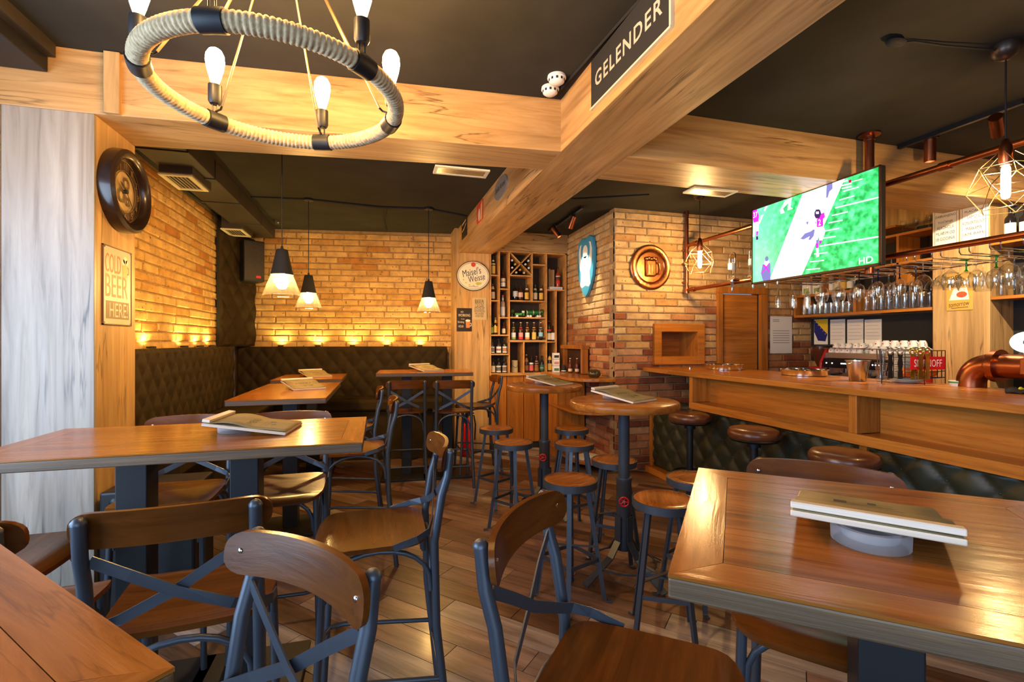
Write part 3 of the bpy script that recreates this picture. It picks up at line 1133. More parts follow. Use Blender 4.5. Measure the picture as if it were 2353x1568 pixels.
RT1 = (1.525, 2.785, 1.12)
RT2 = (1.415, 4.01, 1.12)
make_round('round bar table nearest the brick pillar with red valve wheel', *RT1, .345, R(-28))
make_round('round bar table in front of bottle shelf', *RT2, .335, R(-30))


# ---- round steel stools with wooden seats
def make_stool():
    t = thing('round_stool', 'x', 'stool')
    z = .70
    MB().lathe([(0, z - .008), (.09, z - .006), (.142, z), (.15, z - .004), (.15, z - .02), (0, z - .02)], 32).build('seat', M['table'], t, True)
    MB().lathe([(.15, z - .002), (.157, z - .002), (.157, z - .042), (.14, z - .042), (.14, z - .022), (.15, z - .02)], 32).build('rim_band', M['metal'], t, True)
    feet = []
    for k in range(4):
        a = R(45 + 90 * k)
        d = Vector((math.cos(a), math.sin(a), 0))
        top, bot = d * .105 + Vector((0, 0, z - .03)), d * .205 + Vector((0, 0, .012))
        leg = MB().bar([top, bot, d * .215 + Vector((0, 0, .004)), d * .24 + Vector((0, 0, .006))], .026, .008, None, (-d.y, d.x, 0))
        leg.bar([top - d * .012, bot - d * .012], .008, .018, None, (-d.y, d.x, 0))
        leg.build('leg', M['metal'], t)
        feet.append((d, top, bot))
    def at(k, zz):
        d, tp, bt = feet[k % 4]
        f = (zz - bt.z) / (tp.z - bt.z)
        return bt + (tp - bt) * f
    for k in range(4):
        MB().bar([at(k, .24), at(k + 1, .24)], .022, .005).build('stretcher', M['metal'], t)
    for k in range(2):
        MB().bar([at(k, .30 + .012 * k), at(k + 2, .30 + .012 * k)], .005, .02).build('cross_brace', M['metal'], t)
    return t


st0 = make_stool()
stools = [(1.076, 2.60, .0, 20, 'round steel stool left of the nearer round table, closest to the aisle'),
          (1.60, 3.06, -.03, 50, 'round steel stool behind post of the nearer round table'),
          (1.037, 3.683, 0, 35, 'round steel stool left of the farther round table, in front'),
          (1.49, 3.52, 0, 10, 'round steel stool between the two round tables'),
          (1.05, 4.32, 0, 30, 'round steel stool left behind the farther round table'),
          (1.72, 4.12, 0, 5, 'round steel stool right behind the farther round table'),
          (1.401, 2.147, 0, 60, 'round steel stool in front of nearer round table beside right foreground table'),
          (1.79, 2.43, 0, 25, 'round steel stool right of nearer round table, half hidden by right foreground table')]
for i, (x, y, dz, rz, lab) in enumerate(stools):
    s = st0 if i == 0 else copy_tree(st0)
    s.location = (x, y, 0)
    s.rotation_euler = (0, 0, R(rz))
    if dz: s.scale = (1, 1, (.7 + dz) / .7)
    tag(s, lab, 'stool', 'round steel stools')


# ---- leather bar stools
def make_barstool():
    t = thing('leather_bar_stool', 'x', 'stool')
    z = .84
    MB().lathe([(0, z), (.13, z - .002), (.172, z - .012), (.188, z - .035), (.188, z - .06), (.178, z - .078), (0, z - .08)], 36).build('cushion', M['leather'], t, True)
    MB().lathe([(.178, z - .08), (.182, z - .086), (.17, z - .1), (.05, z - .105), (.05, z - .15), (0, z - .15)], 28).build('seat_pan', M['black'], t, True)
    MB().cyl((0, 0, .03), (0, 0, z - .12), .03, 14).build('post', M['black'], t, True)
    MB().lathe([(0, .06), (.04, .05), (.18, .02), (.19, .008), (.19, 0), (0, 0)], 32).build('base', M['black'], t, True)
    rg = [(.15 * math.cos(2 * PI * k / 24), .15 * math.sin(2 * PI * k / 24), .28) for k in range(24)]
    fr_ = MB().tube(rg, .009, 6, True)
    fr_.cyl((-.15, 0, .28), (.15, 0, .28), .008, 6)
    fr_.build('foot_ring', M['black'], t, True)
    return t


bs0 = make_barstool()
for i, (x, y, lab) in enumerate([(2.79, 3.85, 'brown leather bar stool farthest along the bar, next to brick pillar'), (2.78, 3.05, 'brown leather bar stool in middle of the three at the bar'), (2.72, 2.26, 'brown leather bar stool nearest the camera at the bar')]):
    s = bs0 if i == 0 else copy_tree(bs0)
    s.location = (x, y, 0)
    s.rotation_euler = (0, 0, R(17 * i))
    tag(s, lab, 'stool', 'leather bar stools')


# ---- clipboard menus and ashtrays
def make_menu():
    t = thing('menu_clipboard', 'x', 'menu')
    L, Wd = .33, .265
    MB().box(-L / 2, L / 2, -Wd / 2, Wd / 2, 0, .012).build('board', M['ply_l'], t, False, .002)
    MB().box(-L / 2, -L / 2 + .03, -Wd / 2, Wd / 2, .0165, .0295).build('clip_strip', M['ply_l'], t, False, .002)
    vs, fs = [], []
    n = 14
    for i in range(n + 1):
        x = -L / 2 + .004 + (L - .006) * i / n
        f = i / n
        z = .0140 + .010 * math.sin(PI * min(1, max(0, (f - .08) / .5))) * (f > .08) + .002 * math.sin(9 * f)
        for j in range(5):
            y = -Wd / 2 + .004 + (Wd - .008) * j / 4
            vs.append((x, y, z + (.002 if j in (0, 4) else 0) * f))
    for i in range(n):
        for j in range(4):
            k = i * 5 + j
            fs.append((k, k + 1, k + 6, k + 5))
    pp = MB().add(vs, fs).build('kraft_cover', M['paper'], t, True)
    so = pp.modifiers.new('solid', 'SOLIDIFY')
    so.thickness = .002
    so.offset = -1
    tm = text_mesh('MENU', .12, .026, 'lettering')
    def bend(me, cx, cy, rot):
        for v in me.vertices:
            a, b = v.co.x, v.co.z
            x, y = (cx - b, cy + a) if rot else (cx + a, cy + b)
            f = (x + L / 2) / L
            z = .0140 + .010 * math.sin(PI * min(1, max(0, (f - .08) / .5))) * (f > .08) + .002 * math.sin(9 * f)
            v.co = (x, y, z + .0006)
    bend(tm, -.005, 0, True)
    mobj('lettering', tm, M['ink'], pp)
    # line drawing printed under the title
    art = MB()
    for k, (a, b, c, d) in enumerate([(.035, -.07, .037, .07), (.05, -.05, .052, .03), (.06, -.055, .062, .05), (.048, .035, .075, .06), (.07, -.02, .09, -.004), (.078, -.05, .08, .01)]):
        pts = []
        for (x, y) in ((a, b), (c, b), (c, d), (a, d)):
            f = (x + L / 2) / L
            pts.append((x, y, .0146 + .010 * math.sin(PI * min(1, max(0, (f - .08) / .5))) + .002 * math.sin(9 * f)))
        art.add(pts, [(0, 1, 2, 3)])
    art.build('printed_sketch', M['ink'], pp)
    return t


def make_ashtray():
    o = MB().lathe([(0, 0), (.060, 0), (.065, .004), (.066, .032), (.063, .036), (.052, .036), (.050, .032), (.046, .014), (0, .011)], 36).build('ashtray', M['frost'], None, True)
    return o


ash0 = make_ashtray()
mn0 = make_menu()
menus = [(-.53, 2.36, ZT, -6, 'clipboard menu resting on ashtray on long table', True, 'frosted glass ashtray under menu on long table'),
         (1.015, .79, ZT, 40.5, 'clipboard menu with pale plywood clip on right foreground table', True, 'frosted glass ashtray under menu on right foreground table'),
         (1.53, 2.80, 1.12, -64, 'clipboard menu on round table nearest the brick pillar', True, 'glass ashtray under menu on nearer round table'),
         (1.46, 4.01, 1.12, -58, 'clipboard menu on round table in front of bottle shelf', True, 'glass ashtray under menu on farther round table'),
         (-.62, 4.40, ZT, -63, 'clipboard menu on booth table under the largest cone pendant', True, 'ashtray under menu on first booth table'),
         (-.70, 5.86, ZT, -63, 'clipboard menu on booth table in far left corner', True, 'ashtray under menu on corner booth table'),
         (.52, 5.50, 1.165, -63, 'clipboard menu on table in front of back booth', True, 'ashtray under menu on back table')]
for i, (x, y, z, rz, lab, ash, alab) in enumerate(menus):
    m_ = mn0 if i == 0 else copy_tree(mn0)
    tilt = math.asin(.0375 / (.25 if i != 1 else .275))
    # far end rests on the table, clip end up on the ashtray
    m_.rotation_euler = Matrix.Rotation(R(rz), 4, 'Z').to_3x3().to_euler()
    e = (Matrix.Rotation(R(rz), 3, 'Z') @ Matrix.Rotation(tilt, 3, 'Y')).to_euler()
    m_.rotation_euler = e
    m_.location = (x, y, z + .165 * math.sin(tilt) + .001)
    tag(m_, lab, 'menu', 'clipboard menus on the tables')
    d = Vector((math.cos(R(rz)), math.sin(R(rz)), 0))
    as_ = ash0 if i == 0 else ash0.copy()
    if i: col.objects.link(as_)
    p = Vector((x, y, z)) - d * (.085 if i != 1 else .105)
    as_.location = p
    tag(as_, alab, 'ashtray', 'ashtrays under the menus')

# ---- subwoofer standing beside the column
sw = thing('subwoofer', 'black floor speaker cabinet beside oak column behind long table', 'speaker', (-1.2, 3.17, 0))
MB().box(-.22, .22, -.16, .17, .012, .70).build('cabinet', M['black'], sw, False, .012)
for (x, z) in ((-.15, .645), (.15, .645), (-.15, .06), (.15, .06)):
    MB().lathe([(0, .008), (.02, .006), (.026, 0), (0, 0)], 12, (0, 0, 0), Matrix.Translation((x, -.161, z)) @ Matrix.Rotation(R(90), 4, 'X')).build('corner_bolt', M['black'], sw, True)
for (x, y) in ((-.18, -.12), (.18, -.12), (-.18, .13), (.18, .13)):
    MB().cyl((x, y, 0), (x, y, .012), .02, 8).build('rubber_foot', M['matte_black'], sw)
# ---- fire extinguisher behind the back table chairs
fe = thing('fire_extinguisher', 'red fire extinguisher on floor against oak pillar', 'extinguisher', (1.12, 6.22, 0))
MB().lathe([(0, 0), (.07, 0), (.075, .02), (.075, .40), (.06, .45), (.025, .48), (.025, .5), (0, .5)], 20).build('cylinder', M['red'], fe, True)
MB().cyl((0, 0, .5), (0, 0, .55), .02, 8).box(-.015, .09, -.01, .01, .545, .56).build('valve', M['black'], fe)
MB().tube([(.02, 0, .53), (.09, 0, .52), (.11, 0, .4), (.10, 0, .2)], .01, 6).build('hose', M['black'], fe, True)
# ================================================================== LAMPS
BULB = mat('lit_filament_bulb', (1, .8, .45), .3, emit=(1.0, .56, .17), es=190)
BULB2 = mat('lit_tube_bulb', (1, .85, .6), .3, emit=(1.0, .60, .22), es=420)
LEDY = mat('lit_led', (1, .9, .5), .3, emit=(1.0, .78, .25), es=30)


def plight(name, loc, power, colr=(1, .62, .28), rad=.04, parent=None):
    l = bpy.data.lights.new(name, 'POINT')
    l.energy = power
    l.color = colr
    l.shadow_soft_size = rad
    o = bpy.data.objects.new(name, l)
    o.location = loc
    col.objects.link(o)
    if parent: o.parent = parent
    return o


def slight(name, loc, aim, power, colr, size, blend=.6, rad=.02, parent=None):
    l = bpy.data.lights.new(name, 'SPOT')
    l.energy = power
    l.color = colr
    l.spot_size = R(size)
    l.spot_blend = blend
    l.shadow_soft_size = rad
    o = bpy.data.objects.new(name, l)
    o.location = loc
    d = Vector(aim) - Vector(loc)
    o.rotation_euler = d.to_track_quat('-Z', 'Y').to_euler()
    col.objects.link(o)
    if parent: o.parent = parent
    return o


# ---- rope ring chandelier
CC = Vector((-.325, 1.79, 2.34))
RR = .385
ch = thing('rope_chandelier', 'rope wrapped ring chandelier with six glowing filament bulbs', 'chandelier', CC)
a0 = PZ(490, 50, CC.z) - CC
A0 = math.atan2(a0.y, a0.x)
for k in range(6):
    # rope segment between two clamps: closely wound turns
    a1, a2 = A0 + k * PI / 3 + .085, A0 + (k + 1) * PI / 3 - .085
    n = 150
    path, rad = [], []
    turns = 22
    seg = MB()
    m_ = 132
    for i in range(m_ + 1):
        f = i / m_
        a = a1 + (a2 - a1) * f
        path.append((RR * math.cos(a), RR * math.sin(a), 0))
        ph = (f * turns) % 1.0
        rad.append(.0245 * (1 + .0) + .0042 * math.sin(PI * ph))
    seg.tube(path, rad, 14)
    seg.build('rope_segment', M['rope'], ch, True, 0, 80)
for k in range(6):
    a = A0 + k * PI / 3
    path = [(RR * math.cos(a + t * .0875), RR * math.sin(a + t * .0875), 0) for t in (-1, -.6, -.2, .2, .6, 1)]
    cl = MB().tube(path, .0325, 16).build('clamp', M['black'], ch, True)
    x, y = RR * math.cos(a), RR * math.sin(a)
    MB().cyl((x - .008, y, .028), (x - .008, y, .07), .003, 6).cyl((x + .008, y, .028), (x + .008, y, .07), .003, 6).build('socket_pin', M['black'], cl, True)
    so = MB().lathe([(0, .062), (.018, .064), (.0235, .075), (.0235, .135), (0, .135)], 16, (x, y, 0)).build('socket', M['black'], ch, True)
    prof = [(.012, .13), (.014, .145), (.02, .165), (.028, .195), (.033, .225), (.031, .25), (.022, .268), (.01, .276), (0, .278)]
    MB().lathe(prof, 16, (x, y, 0)).build('bulb', BULB, ch, True)
    # suspension rods gather at the ceiling rose
    x2, y2 = (RR - .045) * math.cos(a), (RR - .045) * math.sin(a)
    MB().tube([(x2, y2, .045), (.03 * math.cos(a), .03 * math.sin(a), .60)], .0042, 6).build('suspension_rod', mat('antique_rod', (.30, .21, .11), .4, .9) if k == 0 else bpy.data.materials['antique_rod'], ch, True)
    hk = [(x2 + (x - x2) * f, y2 + (y - y2) * f + .008 * math.sin(6.28 * f), .045 - .02 * f) for f in (0, .25, .5, .75, 1)]
    MB().tube(hk, .004, 6).build('hook', M['black'], ch, True)
MB().lathe([(0, .69), (.06, .69), (.06, .655), (.04, .63), (.012, .62), (.012, .58), (0, .58)], 20).build('ceiling_rose', M['black'], ch, True)


# ---- cone pendants over the booth
SHADE = thin_glass('ribbed_pressed_glass', (.98, .97, .95), .012)
BULBP = mat('lit_globe_bulb', (1, .8, .45), .3, emit=(1.0, .58, .18), es=330)
def cone_pendant(label, x, y, zbot, big=1.0):
    t = thing('cone_pendant_lamp', label, 'pendant lamp', (x, y, zbot), 0, 'cone pendant lamps')
    k = .94
    n = 40
    vs, fs = [], []
    prof = [(.078, .165), (.09, .13), (.108, .085), (.125, .04), (.137, .008), (.139, 0)]
    for (r, z) in prof:
        for i in range(n):
            rr = r * (1 + (.035 if i % 4 < 2 else -.02) * (1 if z < .15 else .2))
            vs.append((rr * math.cos(2 * PI * i / n) * k, rr * math.sin(2 * PI * i / n) * k, z))
    for j in range(len(prof) - 1):
        for i in range(n):
            l = (i + 1) % n
            fs.append((j * n + i, j * n + l, (j + 1) * n + l, (j + 1) * n + i))
    gl = MB().add(vs, fs).build('glass_shade', SHADE, t, True, 0, 60)
    so = gl.modifiers.new('solid', 'SOLIDIFY')
    so.thickness = .004
    MB().lathe([(.08, .158), (.079, .165), (.074, .185), (.05, .30), (.042, .345), (.036, .35), (0, .352)], 32).build('metal_cone', M['matte_black'], t, True, 0, 50)
    MB().lathe([(0, .35), (.012, .35), (.009, .375), (0, .38)], 12).build('cable_gland', M['black'], t, True)
    MB().lathe([(0, .05), (.025, .055), (.043, .08), (.046, .105), (.036, .14), (.02, .165), (.018, .19), (0, .19)], 18).build('bulb', BULBP, t, True)
    MB().cyl((0, 0, .37), (0, 0, CEIL - zbot - .02), .004, 6).build('cord', M['black'], t, True)
    MB().lathe([(0, CEIL - zbot - .002), (.05, CEIL - zbot - .002), (.05, CEIL - zbot - .022), (0, CEIL - zbot - .028)], 20).build('ceiling_rose', M['black'], t, True)
    return t


def pend_from_px(u, vb, D):
    a = (u - CX) / F
    return D * (a * CS + SN), D * (CS - a * SN), HC + (CY - vb) / F * D


for (u, vb, D, lab) in ((648, 680, 3.63, 'largest looking black cone pendant with ribbed glass, over first booth table'),
                        (709, 708, 5.13, 'black cone pendant with ribbed glass, middle one over corner booth table'),
                        (985, 717, 5.48, 'black cone pendant with ribbed glass over back table near oak pillar')):
    x, y, z = pend_from_px(u, vb, D)
    cone_pendant(lab, x, y, z)


# ---- wire cage pendants over the bar
def cage_pendant(label, x, y, zc_, s=1.0, rz=0, tilt=0):
    t = thing('wire_cage_pendant', label, 'pendant lamp', (x, y, zc_), rz, 'wire cage pendant lamps')
    ring = lambda r, z, ph, n: [Vector((r * math.cos(2 * PI * k / n + ph), r * math.sin(2 * PI * k / n + ph), z)) for k in range(n)]
    top = ring(.035 * s, .165 * s, 0, 5)
    up = ring(.115 * s, .09 * s, .3, 5)
    md = ring(.15 * s, -.02 * s, .3 + PI / 5, 5)
    lo = ring(.105 * s, -.13 * s, .3, 5)
    E = []
    for k in range(5):
        E += [(top[k], up[k]), (up[k], md[k]), (up[k], md[k - 1]), (md[k], md[(k + 1) % 5]), (md[k], lo[k]), (md[k], lo[(k + 1) % 5]), (lo[k], lo[(k + 1) % 5]), (up[k], up[(k + 1) % 5])]
    for a, b in E:
        MB().tube([a, b], .0021, 5).build('cage_wire', M['brass'], t, True)
    MB().lathe([(0, .24 * s), (.012, .235 * s), (.028, .19 * s), (.03, .13 * s), (.022, .10 * s), (0, .10 * s)], 16).build('socket', M['copper'], t, True)
    MB().lathe([(.012, .10 * s), (.018, .085 * s), (.019, -.05 * s), (.014, -.068 * s), (0, -.074 * s)], 14).build('bulb', BULB2, t, True)
    MB().cyl((0, 0, .23 * s), (0, 0, CEIL - zc_ - .02), .004, 6).build('cord', M['black'], t, True)
    h = CEIL - zc_ - .001
    MB().lathe([(.0, h), (.062, h), (.06, h - .03), (.045, h - .06), (.02, h - .075), (0, h - .077)], 24).build('ceiling_rose', M['bronze'], t, True)
    return t


M['brass'] = mat('brass_wire', (.55, .38, .18), .35, 1)
M['bronze'] = mat('dark_bronze', (.08, .055, .04), .35, .7)
xa, ya, za = pend_from_px(1608, 600, 4.93)
cage_pendant('geometric wire cage pendant hanging by the copper mug plaque', xa, ya, za, 1.0, .4)
p_ = PZ(2311, 130, CEIL - .06)
Dp = p_.x * SN + p_.y * CS
xb, yb, zb_ = pend_from_px(2311, 425, Dp)
cage_pendant('geometric wire cage pendant at right edge over the bar taps', xb, yb, zb_, 1.0, 1.1)
# cable and plug box feeding the right cage pendant
cable('cable', 'loose cable running over ceiling to the right wire cage pendant', [(p_.x, p_.y, CEIL - .03), PZ(2170, 105, CEIL - .02), PZ(2100, 95, CEIL - .012), PZ(2060, 98, CEIL - .01)], .006)
jb = PZ(2058, 97, CEIL - .02)
tag(MB().sphere((jb.x, jb.y, CEIL - .02), .05, 10, 6, (1.2, .7, .38)).build('taped_junction', M['matte_black'], None, True), 'black taped cable junction on dark ceiling over bar', 'junction')


# ---- track spotlights
def track(label, p, q):
    p, q = Vector(p), Vector(q)
    t = thing('track_rail', label, 'light track', (0, 0, 0))
    MB().bar([p, q], .034, .03, None, (0, 0, 1)).build('rail', M['black'], t)
    return t


def spot(label, loc, aim, power, mt, L=.15, r=.033, size=48, colr=(1, .78, .5)):
    loc = Vector(loc)
    t = thing('track_spotlight', label, 'spotlight', loc, 0, 'copper track spotlights')
    d = (Vector(aim) - loc).normalized()
    MB().box(-.02, .02, -.05, .05, -.012, .022).build('adapter', M['black'], t)
    MB().cyl((0, 0, -.01), (0, 0, -.07), .005, 6).build('stem', M['chrome'], t, True)
    c = Vector((0, 0, -.085))
    a, b = c - d * (L * .45), c + d * (L * .55)
    q = d.to_track_quat('Z', 'Y').to_matrix().to_4x4()
    MB().lathe([(0, -L * .45), (r, -L * .45), (r, L * .55), (r - .004, L * .55), (r - .005, L * .4), (0, L * .4)], 24, (0, 0, 0), Matrix.Translation(c) @ q).build('copper_can', mt, t, True)
    MB().lathe([(0, L * .41), (r - .007, L * .41), (r - .007, L * .405), (0, L * .405)], 16, (0, 0, 0), Matrix.Translation(c) @ q).build('lamp_face', LEDW, t, True)
    wl_ = loc + c + d * (L * .56)
    slight('spot_beam', wl_, wl_ + d, power, colr, size, .7, .02)
    return t


LEDW = mat('lit_spot_face', (1, .95, .85), .3, emit=(1, .8, .5), es=12)
sa_, sb_ = PZ(1277, 518, CEIL - .02), PZ(1315, 493, CEIL - .02)
track('short black light track on ceiling in front of bottle shelf', PZ(1262, 530, CEIL - .017), PZ(1338, 476, CEIL - .017))
spot('copper spotlight aimed at the blue shield on brick pillar, left of pair', sa_, (2.60, 5.62, 2.35), 60, M['copper'])
spot('copper spotlight tilted down toward aisle, right of pair by shelf', sb_, (1.9, 6.3, 1.2), 60, M['copper'])
ra, rb = PZ(2065, 338, CEIL - .017), PZ(2353, 232, CEIL - .017)
track('long black light track on ceiling above the bar', ra, rb)
sc_ = PZ(2137, 318, CEIL - .02)
sd_ = PZ(2290, 258, CEIL - .02)
spot('copper spotlight above bar pointing straight down', sc_, sc_ + Vector((.05, .05, -1)), 90, M['copper'], .16, .036, 70)
spot('copper spotlight above bar turned toward back shelves', sd_, sd_ + Vector((1, .45, -.6)), 140, M['copper'], .16, .036, 70)

# ---- uplights along the top of the booth backs
ul = [(-1.815, y, 1.442) for y in (4.62, 5.32, 5.75, 6.12)]
tb_len = (BW1 - BW0).length
for px in (645, 730, 810, 888, 965):
    q = PY(px, 797, 6.9)
    f = (Vector((q.x, q.y, 0)) - BW0).dot(tb)
    # intersection of sight line with the line of the booth top
    d = ray(px, 797)
    o_ = BW0 + nb_ * .055
    k = (o_.x * nb_.x + o_.y * nb_.y) / (d.x * nb_.x + d.y * nb_.y)
    ul.append((d.x * k, d.y * k, 1.432))
for i, p in enumerate(ul):
    left = i < 4
    lab = ('small yellow uplight on left booth top, %s from camera' % ['first', 'second', 'third', 'fourth'][i]) if left else ('small yellow uplight on back booth top, %s from left' % ['first', 'second', 'third', 'fourth', 'fifth'][i - 4])
    t = thing('uplight', lab, 'uplight', p, 0, 'uplights on booth tops')
    MB().lathe([(0, 0), (.035, 0), (.035, .014), (.03, .018), (.026, .014), (0, .014)], 16).build('housing', M['black'], t, True)
    MB().lathe([(0, .0165), (.025, .0165), (.025, .0145), (0, .0145)], 14).build('lens', LEDY, t)
    if left: aim = (p[0] - .03, p[1], p[2] + .25)
    else: aim = (p[0] - nb_.x * .03, p[1] - nb_.y * .03, p[2] + .25)
    slight('uplight_beam', (p[0], p[1], p[2] + .022), aim, 6.0, (1, .78, .22), 150, .8, .008)
# ================================================================== BAR
BX = 2.90
BZ = 1.20
bar = thing('bar_counter', 'long oak bar counter with recessed front and dark tufted base', 'bar', (3.3, 2.0, 0))
iv = Matrix.Translation((-3.3, -2.0, 0))
MB().prism([(BX, -.9), (BX, 4.37), (3.85, 4.37), (3.85, -.9)], BZ - .042, BZ, iv).build('counter_top', M['bar_y'], bar, False, .005)
MB().prism([(BX, 4.376), (2.94, 4.935), (3.85, 4.935), (3.85, 4.376)], BZ - .042, BZ, iv).build('counter_flap', M['bar_y'], bar, False, .005)
for yy in (4.02, 2.36, .70, -.85):
    MB().box(2.945, 3.16, yy, yy + .055, .907, BZ - .043, iv).build('post', M['bar_z'], bar, False, .003)
for (y0, y1) in ((-.79, .695), (.76, 2.355), (2.42, 4.015)):
    MB().box(3.14, 3.165, y0, y1, .90, BZ - .043, iv).build('recess_panel', M['bar_y'], bar)
    MB().box(2.985, 3.14, y0, y1, .895, .905, iv).build('ledge', M['bar_y'], bar)
MB().box(2.943, 2.983, -.85, 4.077, .84, .9065, iv).build('fascia_board', M['bar_y'], bar, False, .003)
MB().box(3.17, 3.80, -.9, 4.075, .0, BZ - .044, iv).build('bar_body', M['bar_z'], bar)
T = iv @ Matrix.Translation((3.07, 4.93, .07)) @ Matrix.Rotation(R(-90), 4, 'Z')
tuft_panel('tufted_front', T, 5.7, .765, .24, .26, .035, M['fabric_g'], bar)
MB().box(3.072, 3.165, -.8, 4.93, .07, .838, iv).build('front_board', M['matte_black'], bar)
for yy in (4.88, 2.36, .70):
    MB().box(3.03, 3.075, yy, yy + .05, .07, .838, iv).build('stile', M['bar_z'], bar)
MB().box(2.97, 3.16, -.8, 4.93, 0, .068, iv).build('plinth', M['bar_y'], bar, False, .004)

# ---- copper pipe frame over the bar
PXX = 3.48
pf = thing('copper_pipe_frame', 'copper pipe frame hung from ceiling above the bar', 'pipe frame', (PXX, 3.0, 2.1))
iv2 = Matrix.Translation((-PXX, -3.0, -2.1))
for (z, nm) in ((2.62, 'upper_pipe'), (2.10, 'lower_pipe')):
    MB().cyl((PXX, 4.86, z), (PXX, -.9, z), .021, 14, None, iv2).build(nm, M['copper'], pf, True)
MB().cyl((PXX, 4.86, 2.08), (PXX, 4.86, CEIL), .021, 14, None, iv2).build('upright_pipe', M['copper'], pf, True)
MB().cyl((PXX, 2.69, 2.0), (PXX, 2.69, CEIL), .03, 16, None, iv2).build('upright_pipe', M['copper'], pf, True)
MB().lathe([(0, CEIL - .002), (.07, CEIL - .002), (.07, CEIL - .014), (.035, CEIL - .02), (.035, CEIL - .05), (0, CEIL - .05)], 20, (PXX, 2.69, 0), iv2).build('ceiling_flange', M['copper'], pf, True)
for (y, z, ax) in ((4.86, 2.62, 0), (4.86, 2.10, 0), (4.70, 2.62, 1), (4.74, 2.10, 1), (4.86, 2.5, 0), (2.69, 2.62, 0), (2.69, 2.10, 0), (2.2, 2.62, 1)):
    if ax: MB().cyl((PXX, y - .03, z), (PXX, y + .03, z), .028, 14, None, iv2).build('coupling', M['copper'], pf, True)
    else: MB().cyl((PXX, y, z - .035), (PXX, y, z + .035), .029 if y > 4 else .038, 14, None, iv2).build('tee_fitting', M['copper'], pf, True)
for z in (2.42, 2.2, 2.58):
    MB().cyl((PXX, 4.86, z), (PXX, 4.945, z), .012, 8, None, iv2).build('wall_bracket', M['copper'], pf, True)

# ---- television
tvw, tvh = 1.17, .685
tv = thing('television', 'flat television hanging over bar showing an American football game', 'television', (3.31, 3.055, 2.365), R(-90))
MB().box(-tvw / 2, tvw / 2, -.012, .035, -tvh / 2, tvh / 2).build('casing', M['black'], tv, False, .006)
bz = .012
fr_ = MB()
fr_.box(-tvw / 2, tvw / 2, -.018, -.012, -tvh / 2, -tvh / 2 + bz * 1.3).box(-tvw / 2, tvw / 2, -.018, -.012, tvh / 2 - bz, tvh / 2).box(-tvw / 2, -tvw / 2 + bz, -.018, -.012, -tvh / 2, tvh / 2).box(tvw / 2 - bz, tvw / 2, -.018, -.012, -tvh / 2, tvh / 2)
fr_.build('bezel', mat('bronze_bezel', (.10, .07, .045), .3, .8), tv)
MB().box(-.15, .15, .035, .15, -.12, .12).build('wall_mount', M['black'], tv)


def scr(name, c, s=1.0):
    return mat(name, (0, 0, 0), .4, emit=c, es=s, spec=0.0)


def screen_grass():
    m, nt, b = _new('screen_turf')
    L = nt.links.new
    tc = N(nt, 'ShaderNodeTexCoord')
    n1 = N(nt, 'ShaderNodeTexNoise')
    n1.inputs['Scale'].default_value = 22
    n1.inputs['Detail'].default_value = 6
    L(tc.outputs['Object'], n1.inputs['Vector'])
    r1 = ramp(nt, [(.35, (.004, .28, .055)), (.5, (.02, .52, .13)), (.68, (.12, .75, .30))])
    L(n1.outputs[0], r1.inputs[0])
    # left part of the turf is paler on the picture shown
    sp = N(nt, 'ShaderNodeSeparateXYZ')
    L(tc.outputs['Object'], sp.inputs[0])
    mr = N(nt, 'ShaderNodeMapRange')
    mr.inputs[1].default_value = -.1
    mr.inputs[2].default_value = -.5
    L(sp.outputs[0], mr.inputs[0])
    c = mix(nt, r1.outputs[0], (.22, .85, .55), mr.outputs[0])
    c2 = mix(nt, r1.outputs[0], c, .55)
    b.inputs['Base Color'].default_value = (0, 0, 0, 1)
    L(c2, b.inputs['Emission Color'])
    b.inputs['Emission Strength'].default_value = 1.05
    return m


sw_, sh_ = tvw / 2 - bz, tvh / 2 - bz
scn = MB().add([(-sw_, -.0135, -sh_), (sw_, -.0135, -sh_), (sw_, -.0135, sh_), (-sw_, -.0135, sh_)], [(0, 1, 2, 3)]).build('screen', screen_grass(), tv)
SW = scr('screen_white', (.95, .97, 1), 1.7)
SM = scr('screen_magenta', (.55, .02, .42), 1.3)
SB = scr('screen_slate', (.16, .15, .36), 1.1)
SD = scr('screen_dark', (.05, .02, .08), 1.0)
SG = scr('screen_grey', (.62, .64, .72), 1.3)
_lay = [0]


def spoly(name, pts, mt):
    """polygon in screen fractions (0..1 from left, 0..1 from top)"""
    _lay[0] += 1
    y = -.0137 - _lay[0] * .00004
    n = len(pts)
    MB().add([((-1 + 2 * a) * sw_, y, (1 - 2 * b) * sh_) for a, b in pts], [list(range(n))]).build(name, mt, scn)


def sell(name, cx, cy, rx, ry, mt, n=14, rot=0):
    spoly(name, [(cx + rx * math.cos(2 * PI * k / n) * math.cos(rot) - ry * math.sin(2 * PI * k / n) * math.sin(rot), cy + (rx * math.cos(2 * PI * k / n) * math.sin(rot) + ry * math.sin(2 * PI * k / n) * math.cos(rot)) * 1.0) for k in range(n)], mt)


def sline(x0, y0, x1, y1, w_):
    spoly('yard_line', [(x0, y0 - w_), (x1, y1 - w_), (x1, y1 + w_), (x0, y0 + w_)], SW)


